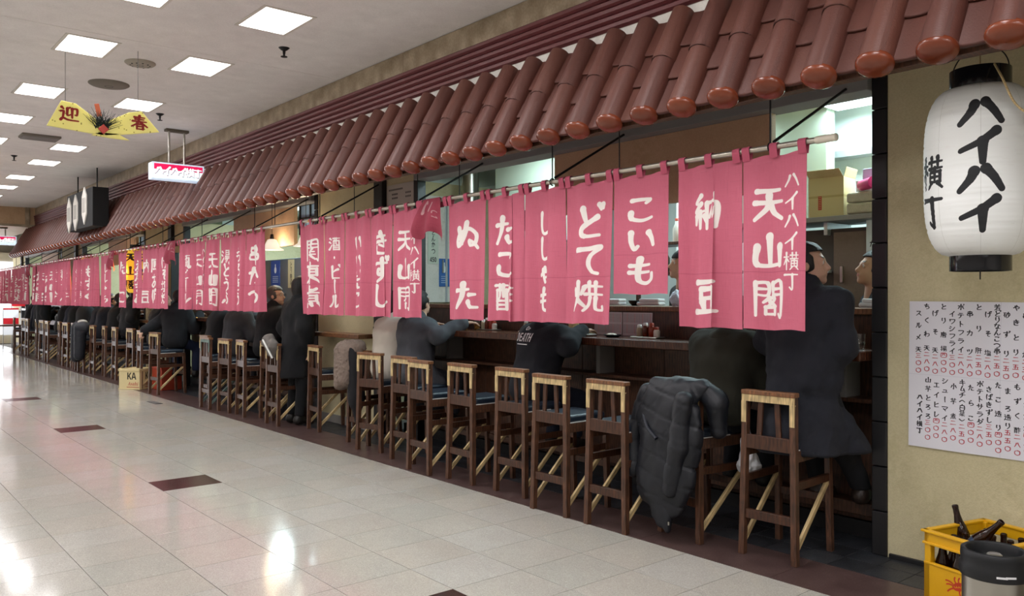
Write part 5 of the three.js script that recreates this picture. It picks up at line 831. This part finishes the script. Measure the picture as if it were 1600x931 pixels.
const person = (o) => {
  const p = thing('person', o.label, 'person', [o.x, 0, o.z], o.turn ?? 0), far = !!o.far, cell = far ? .03 : .017;
  const hp = o.hp ?? .80, ln = o.lean ?? .22, sd = [o.tilt ?? 0, Math.cos(ln), -Math.sin(ln)], up = (t) => [sd[0] * t, hp + sd[1] * t, sd[2] * t];
  const chest = up(.34), nk = up(.53), sh = up(.46), hd = [nk[0] + (o.hx ?? 0), nk[1] + .165, nk[2] - .04];
  const S = (q) => [sh[0] + q * .175, sh[1], sh[2]];
  const arm = (q) => { const a = q > 0 ? o.armR : o.armL; const e = a?.[0] ?? [sh[0] + q * .27, sh[1] - .25, sh[2] - .10]; const w = a?.[1] ?? [sh[0] + q * .15, CT + .045, -.40]; return [S(q), e, w]; };
  const leg = (q) => o.stand ? [[q * .09, hp, 0], [q * .1, hp * .53, -.02], [q * .1, .09, .02]] : [[q * .085, hp, -.02], o[q > 0 ? 'kneeR' : 'kneeL'] ?? [q * .13, hp - .09, -.40], o[q > 0 ? 'footR' : 'footL'] ?? [q * .13, .34, -.36]];
  const AR = arm(1), AL = arm(-1), LR = leg(1), LL = leg(-1);
  const limbs = (m) => [cone([-.055, hp + .02, -.01], [-.06 + chest[0], chest[1], chest[2]], .115 + m, .115 + m), cone([.055, hp + .02, -.01], [.06 + chest[0], chest[1], chest[2]], .115 + m, .115 + m), cone(chest, nk, .12 + m, .055 + m), cone(S(-1), S(1), .06 + m, .06 + m), cone([-.1 + chest[0], chest[1] + .06, chest[2]], [.1 + chest[0], chest[1] + .06, chest[2]], .1 + m, .1 + m)];
  const armF = (A, m, cut) => { const w = A[2].map((v, i) => A[1][i] + (v - A[1][i]) * cut); return [cone(A[0], A[1], .052 + m, .043 + m), cone(A[1], w, .043 + m, .03 + m * 1.1)]; };
  const legF = (L, m) => [cone(L[0], L[1], .085 + m, .058 + m), cone(L[1], L[2], .056 + m, .038 + m * 1.5)];
  const joints = [up(0), chest, nk, S(1), S(-1), ...AR, ...AL, ...LR, ...LL];
  // body
  const bf = union([...limbs(-.012), ...armF(AR, -.008, 1), ...armF(AL, -.008, 1), ...legF(LR, -.012), ...legF(LL, -.012), cone(nk, [hd[0], hd[1] - .1, hd[2] + .02], .055, .05)], .05);
  const parts = [paint(nets(bf, ...bounds(joints, .16), far ? .035 : .024), () => SKIN)];
  const hm = new THREE.Matrix4().makeRotationFromEuler(new THREE.Euler(o.nod ?? .12, o.look ?? 0, 0, 'YXZ')).setPosition(...hd); parts.push(headGeo.clone().applyMatrix4(hm));
  for (const [q, A, grip] of [[1, AR, o.gripR], [-1, AL, o.gripL]]) {
    const g = (grip ? handGrip : handOpen).clone(); if (q < 0) { g.scale(-1, 1, 1); const ix = g.index.array; for (let i = 0; i < ix.length; i += 3) { const t = ix[i]; ix[i] = ix[i + 1]; ix[i + 1] = t; } }
    const d = V3(A[2]).sub(V3(A[1])).normalize(); const dir = o[q > 0 ? 'handR' : 'handL'] ? V3(o[q > 0 ? 'handR' : 'handL']).normalize() : new THREE.Vector3(d.x * .8, Math.min(d.y, 0) * .4, d.z - .4).normalize();
    const m = new THREE.Matrix4().lookAt(new THREE.Vector3(), dir, new THREE.Vector3(0, 1, .01)); m.setPosition(...A[2]); g.applyMatrix4(m); parts.push(g);
  }
  mesh('body', mergeGeometries(parts.map((g) => { for (const k of Object.keys(g.attributes)) if (!['position', 'normal', 'color'].includes(k)) g.deleteAttribute(k); return g.toNonIndexed(); })), skinMat, p);
  // clothes
  const wr = (x, y, z, a) => a * (noise.noise(x * 9 + o.x * 3, y * 6, z * 9) + .5 * noise.noise(x * 22, y * 13 + o.x, z * 22) + .35 * Math.sin((y + x * .6 + noise.noise(x * 5, y * 4, z * 5) * .12) * 70) * Math.max(0, noise.noise(x * 4 + 9, y * 3, z * 4)));
  const cm = o.bulk ?? .022, extra = (o.coat ?? []).map((c) => cone(...c));
  const jf = union([...limbs(cm), ...armF(AR, cm, .9), ...armF(AL, cm, .9), ...extra, ...(o.collar === false ? [] : [cone([nk[0], nk[1] + .01, nk[2] + .01], [nk[0], nk[1] + .05, nk[2]], .07, .068)])], .05);
  const bj = bounds([...joints.slice(0, 11), ...(o.coat ?? []).flatMap((c) => [c[0], c[1]])], .24);
  const cloth = (f, b, mat, name, c = cell, par = p) => { const g = nets(f, b[0], b[1], c); const q = g.attributes.position, uv = new Float32Array(q.count * 2); for (let i = 0; i < q.count; i++) { uv[2 * i] = q.getX(i) + q.getZ(i); uv[2 * i + 1] = q.getY(i); } g.setAttribute('uv', new THREE.BufferAttribute(uv, 2)); return mesh(name, g, mat, par); };
  const hem = o.hem ?? hp - .1;
  const cut = (x, y, z, d) => { d = Math.max(d, hem - y); return d; };
  const coat = cloth((x, y, z) => cut(x, y, z, jf(x, y, z) + wr(x, y, z, o.wr ?? .009)), bj, fabric(o.color, o.fab ?? {}), o.garment ?? 'jacket');
  if (o.hood) { const hf = union([cone([nk[0] - .07, nk[1] - .03, nk[2] + .07], [nk[0] + .07, nk[1] - .03, nk[2] + .07], .065, .065), cone([nk[0], nk[1] - .1, nk[2] + .1], [nk[0], nk[1] - .02, nk[2] + .08], .04, .08)], .05); cloth((x, y, z) => hf(x, y, z) + wr(x, y, z, .01), bounds([nk], .28), fabric(o.color), 'hood', .014, coat); }
  if (o.print) { const t = o.print; const g = new THREE.PlaneGeometry(.26, .20, 20, 12); const q = g.attributes.position; for (let i = 0; i < q.count; i++) { const x = q.getX(i) + (o.printAt?.[0] ?? 0), y = q.getY(i) + (o.printAt?.[1] ?? hp + .3); let z = .35; for (let k = 0; k < 60; k++) { const d = jf(x, y, z) + wr(x, y, z, o.wr ?? .009); if (d < .004) break; z -= Math.max(d * .6, .002); } q.setXYZ(i, x, y, z + .004); } g.computeVertexNormals(); mesh('white_print', g, std({ map: t, alphaMap: o.printAlpha, transparent: true, alphaTest: .5, roughness: .9 }), coat); }
  const lf = union([...legF(LR, .014), ...legF(LL, .014), cone([-.05, hp, 0], [.05, hp, 0], .12, .12)], .05);
  cloth((x, y, z) => Math.max(lf(x, y, z) + wr(x, y, z, .007), (Math.min(LR[2][1], LL[2][1]) + .015) - y, y - hp - .08), bounds([up(0), ...LR, ...LL], .17), fabric(o.legs ?? 0x12141a), 'trousers', far ? .03 : .02);
  for (const L of [LR, LL]) { const a = L[2], sf = union([cone([a[0], a[1] - .03, a[2] + .03], [a[0], a[1] - .045, a[2] - .14], .042, .034), cone([a[0], a[1] + .04, a[2]], [a[0], a[1] - .03, a[2] + .01], .045, .045)], .04); cloth((x, y, z) => Math.max(sf(x, y, z), a[1] - .085 - y), bounds([a, [a[0], a[1], a[2] - .14]], .1), std({ color: o.shoes ?? 0x15120f, roughness: .5 }), 'shoe', .012); }
  // hair
  const long = o.hair === 'long';
  const hf = (x, y, z) => { let d = ell([0, .04, .018], [.094, .106, .116])(x, y, z) + .004 * noise.noise(x * 60, y * 14, z * 60); const face = Math.max(z + .035 - Math.max(0, y - .045) * .9, y - .075 + Math.max(0, z + .075) * 0); d = Math.max(d, -Math.max(face, -9) * (face < 0 ? 1 : 1)); d = Math.max(d, -(y + .07)); if (z < -.052 && y < .062) d = Math.max(d, .01); if (long) d = smin(d, cone([0, -.02, .06], [0, -.3, .085], .085, .06)(x, y, z) + .006 * noise.noise(x * 50, y * 6, z * 50), .03); return d; };
  const hg = nets(hf, [-.12, long ? -.4 : -.14, -.14], [.12, .16, .2], far ? .012 : .0075); hg.applyMatrix4(hm); const q = hg.attributes.position, uv = new Float32Array(q.count * 2); for (let i = 0; i < q.count; i++) { uv[2 * i] = q.getX(i) + q.getZ(i); uv[2 * i + 1] = q.getY(i); } hg.setAttribute('uv', new THREE.BufferAttribute(uv, 2)); mesh('hair', hg, hairMat[o.hairTone ?? 0], p);
  if (o.glasses) { const gs = []; for (const s of [-1, 1]) { const t = new THREE.TorusGeometry(.022, .002, 5, 18); t.translate(s * .031, .006, -.112); gs.push(t, rodGeo([s * .053, .008, -.11], [s * .082, .008, .0], .0018, 5)); } gs.push(rodGeo([-.01, .008, -.113], [.01, .008, -.113], .002, 5)); const g = merge(gs); g.applyMatrix4(hm); mesh('glasses', g, M.blackGloss, p); }
  if (o.cap) { const cf = (x, y, z) => Math.max(ell([0, .04, .014], [.096, .1, .116])(x, y, z), .045 - y); const g = nets(cf, [-.12, .03, -.14], [.12, .17, .16], .009); g.applyMatrix4(hm); mesh('cap', g, fabric(o.cap), p); }
  return p;
};
// seated customers, from the tiled end post outwards
person({ label: 'person in a long dark grey coat half seated on the end stool', x: -2.60, z: -4.42, hp: 1.0, lean: .06, look: -1.1, color: 0x1b1d26, hem: .60, bulk: .048, wr: .02, hair: 'short', garment: 'long_coat', legs: 0x101116, fab: {}, armR: [[.22, 1.22, -.04], [.02, 1.25, -.32]], armL: [[-.25, 1.24, -.06], [-.12, 1.25, -.34]], kneeR: [.14, .60, -.24], footR: [.17, .34, -.38], kneeL: [-.1, .6, -.3], footL: [-.08, .33, -.34], shoes: 0x2c2019,
  coat: [[[-.02, .80, .10], [.02, .62, .06], .14, .16], [[.08, .78, -.02], [.17, .60, -.16], .16, .14], [[.02, .8, .02], [-.1, .62, -.08], .15, .16], [[.12, .72, -.14], [.17, .58, -.28], .13, .10], [[.05, .74, .10], [.12, .58, .05], .12, .13], [[-.06, .9, .06], [-.08, .62, .10], .14, .15]] });
person({ label: 'person with long dark hair in an olive hooded top, seated above the draped parka', x: -3.20, z: -4.40, hp: .74, lean: .3, look: .1, nod: .3, color: 0x25241a, bulk: .045, hem: .70, hood: true, hair: 'long', hairTone: 1, garment: 'hooded_top', wr: .012 });
const printTex = canvasTex(256, 200, (c) => { c.fillStyle = '#000'; c.fillRect(0, 0, 256, 200); c.fillStyle = '#fff'; c.textAlign = 'center'; c.font = 'bold 44px sans-serif'; c.fillText('OF', 128, 52); c.font = 'bold 84px sans-serif'; c.save(); c.translate(128, 140); c.scale(.78, 1.12); c.fillText('DEATH', 0, 0); c.restore(); c.fillRect(52, 158, 150, 8); });
const printMap = canvasTex(4, 4, (c) => { c.fillStyle = '#d8d8d8'; c.fillRect(0, 0, 4, 4); });
person({ label: 'person in a black hoodie with white lettering on the back, leaning on the counter', x: -4.95, z: -4.36, hp: .76, lean: .35, look: -.2, nod: .3, color: 0x12141c, bulk: .035, hem: .66, hood: true, hair: 'short', garment: 'hoodie', armR: [[.30, 1.12, -.12], [.22, 1.235, -.36]], legs: 0x141a2a, print: printTex && printMap, printAlpha: printTex, printAt: [-.06, 1.19] });
person({ label: 'person in a grey jacket reaching over the counter with one hand', x: -6.68, z: -4.38, hp: .77, tilt: -.34, lean: .3, look: .3, nod: .3, color: 0x474a50, bulk: .04, hem: .66, hair: 'short', wr: .013, armR: [[.26, 1.14, -.10], [.34, 1.26, -.34]], coat: [[[.1, .78, .02], [.14, .66, -.1], .15, .15]], legs: 0x1b1d24 });
person({ label: 'person in a long cream white coat seated beside the grey jacket', x: -7.2, z: -4.38, hp: .76, tilt: -.12, lean: .25, look: -.3, nod: .2, color: 0xd8d2c4, bulk: .03, hem: .62, hair: 'long', hairTone: 1, garment: 'long_coat', legs: 0x1b1d24 });
person({ label: 'person in a black coat standing in the wide gap of the curtain', x: -9.12, z: -4.32, hp: .93, stand: true, lean: .08, look: -.3, nod: .2, color: 0x0d0e12, bulk: .05, hem: .56, hair: 'long', garment: 'long_coat', legs: 0x0d0e12, coat: [[[0, .9, .02], [0, .6, .04], .16, .2]], armR: [[.26, 1.15, .03], [.2, .95, -.03]], armL: [[-.26, 1.15, .03], [-.2, .95, -.03]], handR: [0, -1, -.2], handL: [0, -1, -.2] });
person({ label: 'grey haired person with glasses in a black jacket beside the kushikatsu strip', x: -10.25, z: -4.42, hp: .84, lean: .2, look: -.9, nod: .1, color: 0x101116, bulk: .04, hair: 'short', hairTone: 2, glasses: true });
person({ label: 'person in a charcoal grey coat behind the pale-edged stools', x: -11.25, z: -4.38, hp: .78, lean: .2, color: 0x34353a, bulk: .05, hem: .64, wr: .01 });
person({ label: 'person in a dark jacket between the charcoal coat and the navy jeans', x: -12.05, z: -4.40, hp: .76, lean: .25, color: 0x16171b, bulk: .04, far: true });
person({ label: 'person in navy jeans and dark coat resting one hand on a stool back', x: -13.55, z: -4.32, hp: .80, lean: .1, look: .6, color: 0x15161b, bulk: .045, legs: 0x1a2440, turn: .5, armL: [[-.32, 1.08, .06], [-.36, .98, .28]], handL: [-.2, -.6, .5], gripL: true, kneeR: [.18, .7, -.3], footR: [.2, .3, -.25], kneeL: [-.2, .68, -.25], footL: [-.16, .3, -.2] });
person({ label: 'person in a black suit with face showing beside the yellow lantern', x: -16.15, z: -4.30, hp: .90, lean: .15, look: -.9, nod: .2, color: 0x111218, bulk: .035, armR: [[.26, 1.12, .02], [.12, 1.03, -.12]], armL: [[-.26, 1.12, .02], [-.12, 1.03, -.12]], handR: [-.5, -.6, -.3], handL: [.5, -.6, -.3], kneeR: [.13, .74, -.28], kneeL: [-.13, .74, -.28], footR: [.13, .35, -.22], footL: [-.13, .35, -.22] });
[[-14.6, 'person in a dark coat behind the cream bottle crate', 0x14151a], [-17.2, 'person in a black coat just past the black suit', 0x0f1014], [-18.0, 'person in a dark padded jacket with a pale cap in the far stretch', 0x1b1f2a], [-18.75, 'person in a navy jacket in the far stretch', 0x141a28], [-19.7, 'person in a charcoal jacket in the far stretch', 0x202226], [-20.4, 'person in a black jacket in the far stretch', 0x0e0f12], [-21.1, 'person in a dark blue jacket in the far stretch', 0x151b2c], [-21.8, 'person in a grey-black jacket in the far stretch', 0x1c1d20], [-24.2, 'person in a black coat past the white boots', 0x111216], [-25.0, 'person in a navy coat past the white boots', 0x161b2a], [-25.8, 'person in a charcoal coat past the white boots', 0x232428]].forEach(([x, label, color], i) => person({ label, x, z: -4.36 + (i % 3) * .03, hp: .78, lean: .15 + (i % 4) * .06, look: (i % 3 - 1) * .4, color, bulk: .045, far: true, ...(i === 2 ? { cap: 0xb9b4a8 } : {}) }));
person({ label: 'person in dark clothes with white boots standing at the far end of the stools', x: -23.2, z: -4.2, hp: .92, stand: true, lean: .05, color: 0x1a1b1f, bulk: .04, hem: .6, shoes: 0xd8d8d4, far: true, armR: [[.24, 1.12, .02], [.2, .92, -.05]], armL: [[-.24, 1.12, .02], [-.2, .92, -.05]], handR: [0, -1, -.1], handL: [0, -1, -.1] });
// staff behind the counter
person({ label: 'kitchen worker in a dark shirt with an apron cord beside the tiled end post', x: -2.72, z: -5.76, hp: .95, stand: true, lean: .12, look: 0.1, turn: 2.3, nod: .25, color: 0x20242e, bulk: .02, hairTone: 0, armR: [[.25, 1.18, -.08], [.15, 1.14, -.3]], armL: [[-.25, 1.18, -.08], [-.15, 1.14, -.3]] }).position.y = .06;
person({ label: 'kitchen worker in black with a dark cap behind the koimo strip', x: -4.30, z: -5.60, hp: 1.0, stand: true, lean: .1, turn: 2.6, nod: .2, color: 0x101217, bulk: .02, cap: 0x22242c, armR: [[.25, 1.18, -.08], [.15, 1.14, -.3]], armL: [[-.25, 1.18, -.08], [-.15, 1.14, -.3]] }).position.y = .08;
// ------------------------------------------------------------------ coats and bags on the stools
{
  const tri = (v) => Math.abs(v - Math.floor(v) - .5) * 2;
  const quilt = (x, y, z) => { const w = .02 * noise.noise(x * 7, y * 7, z * 7), a = tri((y + w + x * .25) / .13), b = tri((y * .8 - x + w) / .26); return .007 * (Math.min(1, (1 - a) * 5) - 1) + .003 * (Math.min(1, (1 - b) * 9) - 1); };
  const g = thing('parka', 'navy quilted parka hung over the back of the second stool, sleeves dangling', 'parka', [-3.24, 0, -4.10]);
  const mk = (list, k, name, c = .0105, amp = 1) => { const b = bounds(list.flatMap((q) => q.length === 2 ? [[q[0][0] - q[1][0], q[0][1] - q[1][1], q[0][2]], [q[0][0] + q[1][0], q[0][1] + q[1][1], q[0][2]]] : [q[0], q[1]]), .16), f = union(list.map((q) => q.length === 2 ? ell(...q) : cone(...q)), k); const geo = nets((x, y, z) => f(x, y, z) - quilt(x, y, z) * amp * .75 + .016 * noise.noise(x * 6 + 3, y * 5, z * 6) + .007 * noise.noise(x * 17, y * 9, z * 17), b[0], b[1], c); return mesh(name, geo, std({ color: 0x10131b, roughness: .55 }), g); };
  mk([[[-.14, .945, .03], [.17, .96, .01], .05, .05], [[-.01, .74, .085], [.25, .28, .08]], [[-.03, .52, .105], [.2, .28, .075]], [[-.05, .36, .12], [.16, .2, .06]]], .07, 'quilted_body');
  mk([[[-.2, .90, .05], [-.3, .66, .08], .07, .062], [[-.3, .66, .08], [-.31, .42, .1], .062, .072]], .03, 'sleeve'); mk([[[.13, .88, .13], [.11, .60, .16], .062, .06], [[.11, .60, .16], [.04, .33, .16], .06, .056]], .03, 'sleeve'); mk([[[.16, .95, .0], [.25, .86, -.03], .06, .065], [[.25, .86, -.03], [.24, .70, -.05], .065, .055]], .04, 'sleeve');
  mk([[[-.12, .34, .12], [-.10, .16, .13], .05, .03], [[-.02, .32, .12], [.01, .08, .14], .05, .022], [[-.06, .3, .12], [-.05, .12, .13], .045, .03]], .05, 'hem_panel', .0105, .5); mesh('belt', tube([[-.2, .8, .13], [-.12, .70, .18], [-.03, .64, .2]], .012, 20, 6), std({ color: 0x161b26, roughness: .6 }), g);
  mesh('zip_pull', box(.035, .12, .165, .045, .14, .17), M.steel, g);
  const wb = thing('plastic_bag', 'thin white plastic bag hanging between the parka and the end stool', 'bag', [-2.92, 0, -4.34]); { const f = union([cone([0, .72, 0], [0, .62, 0], .012, .035), cone([0, .62, 0], [.01, .48, 0], .035, .07)], .03); mesh('bag_body', nets((x, y, z) => f(x, y, z) + .012 * noise.noise(x * 40, y * 26, z * 40), [-.12, .38, -.12], [.12, .76, .12], .008), std({ color: 0xd3d6da, roughness: .3 }), wb); }
  const fc = thing('fur_coat', 'dark coat with a shaggy grey fur hood hung on a stool before the cream wall', 'coat', [-7.55, 0, -4.2]);
  { const a = union([cone([-.12, .98, 0], [.12, 1.0, 0], .08, .07), cone([-.1, .95, .06], [-.08, .62, .10], .09, .07), cone([.0, .95, .06], [.02, .66, .10], .08, .07)], .05); mesh('fur_hood', nets((x, y, z) => a(x, y, z) - .02 * Math.abs(noise.noise(x * 45, y * 22, z * 45)) - .008 * noise.noise(x * 90, y * 50, z * 90), [-.32, .45, -.16], [.32, 1.16, .26], .009), std({ color: 0x7a6b61, roughness: 1 }), fc); const b = union([cone([.06, .95, 0], [.1, .45, .02], .1, .08), cone([.1, .5, .02], [.12, .25, .02], .07, .03)], .05); mesh('coat_body', nets(b, [-.14, .15, -.2], [.32, 1.1, .2], .016), fabric(0x17161a), fc); }
  const bag = thing('handbag', 'grey and white handbag hung on a stool back in the wide gap', 'bag', [-9.25, 0, -4.06]); { const f = union([cone([-.08, .98, .02], [.1, .94, .02], .07, .07), cone([-.02, 1.02, .02], [.06, .86, .02], .06, .06)], .04); mesh('bag_body', nets((x, y, z) => f(x, y, z) + .012 * noise.noise(x * 24, y * 24, z * 24), [-.22, .74, -.14], [.24, 1.14, .16], .011), fabric(0x6f6a66), bag); mesh('strap', tube([[-.06, 1.0, .08], [.02, 1.0, .11], [.1, .92, .1], [.16, .8, .06]], .012, 20), M.china, bag); }
  const jk = thing('parka', 'black puffer jacket topped by a pale cap, draped over a far stool', 'jacket', [-18.2, 0, -4.02]); { const f = union([cone([-.2, .92, 0], [.2, .92, 0], .1, .1), cone([-.15, .9, .08], [-.2, .3, .1], .12, .1), cone([.1, .9, .08], [.1, .35, .1], .12, .1)], .08); mesh('jacket_body', nets((x, y, z) => f(x, y, z) - quilt(x, y, z), [-.42, .12, -.2], [.42, 1.12, .3], .018), std({ color: 0x191d27, roughness: .6 }), jk); mesh('pale_cap', new THREE.SphereGeometry(.09, 16, 10).scale(1.2, .5, 1).translate(0, 1.02, .02), fabric(0xb5b2aa), jk); }
}
renderer.render(scene, camera);
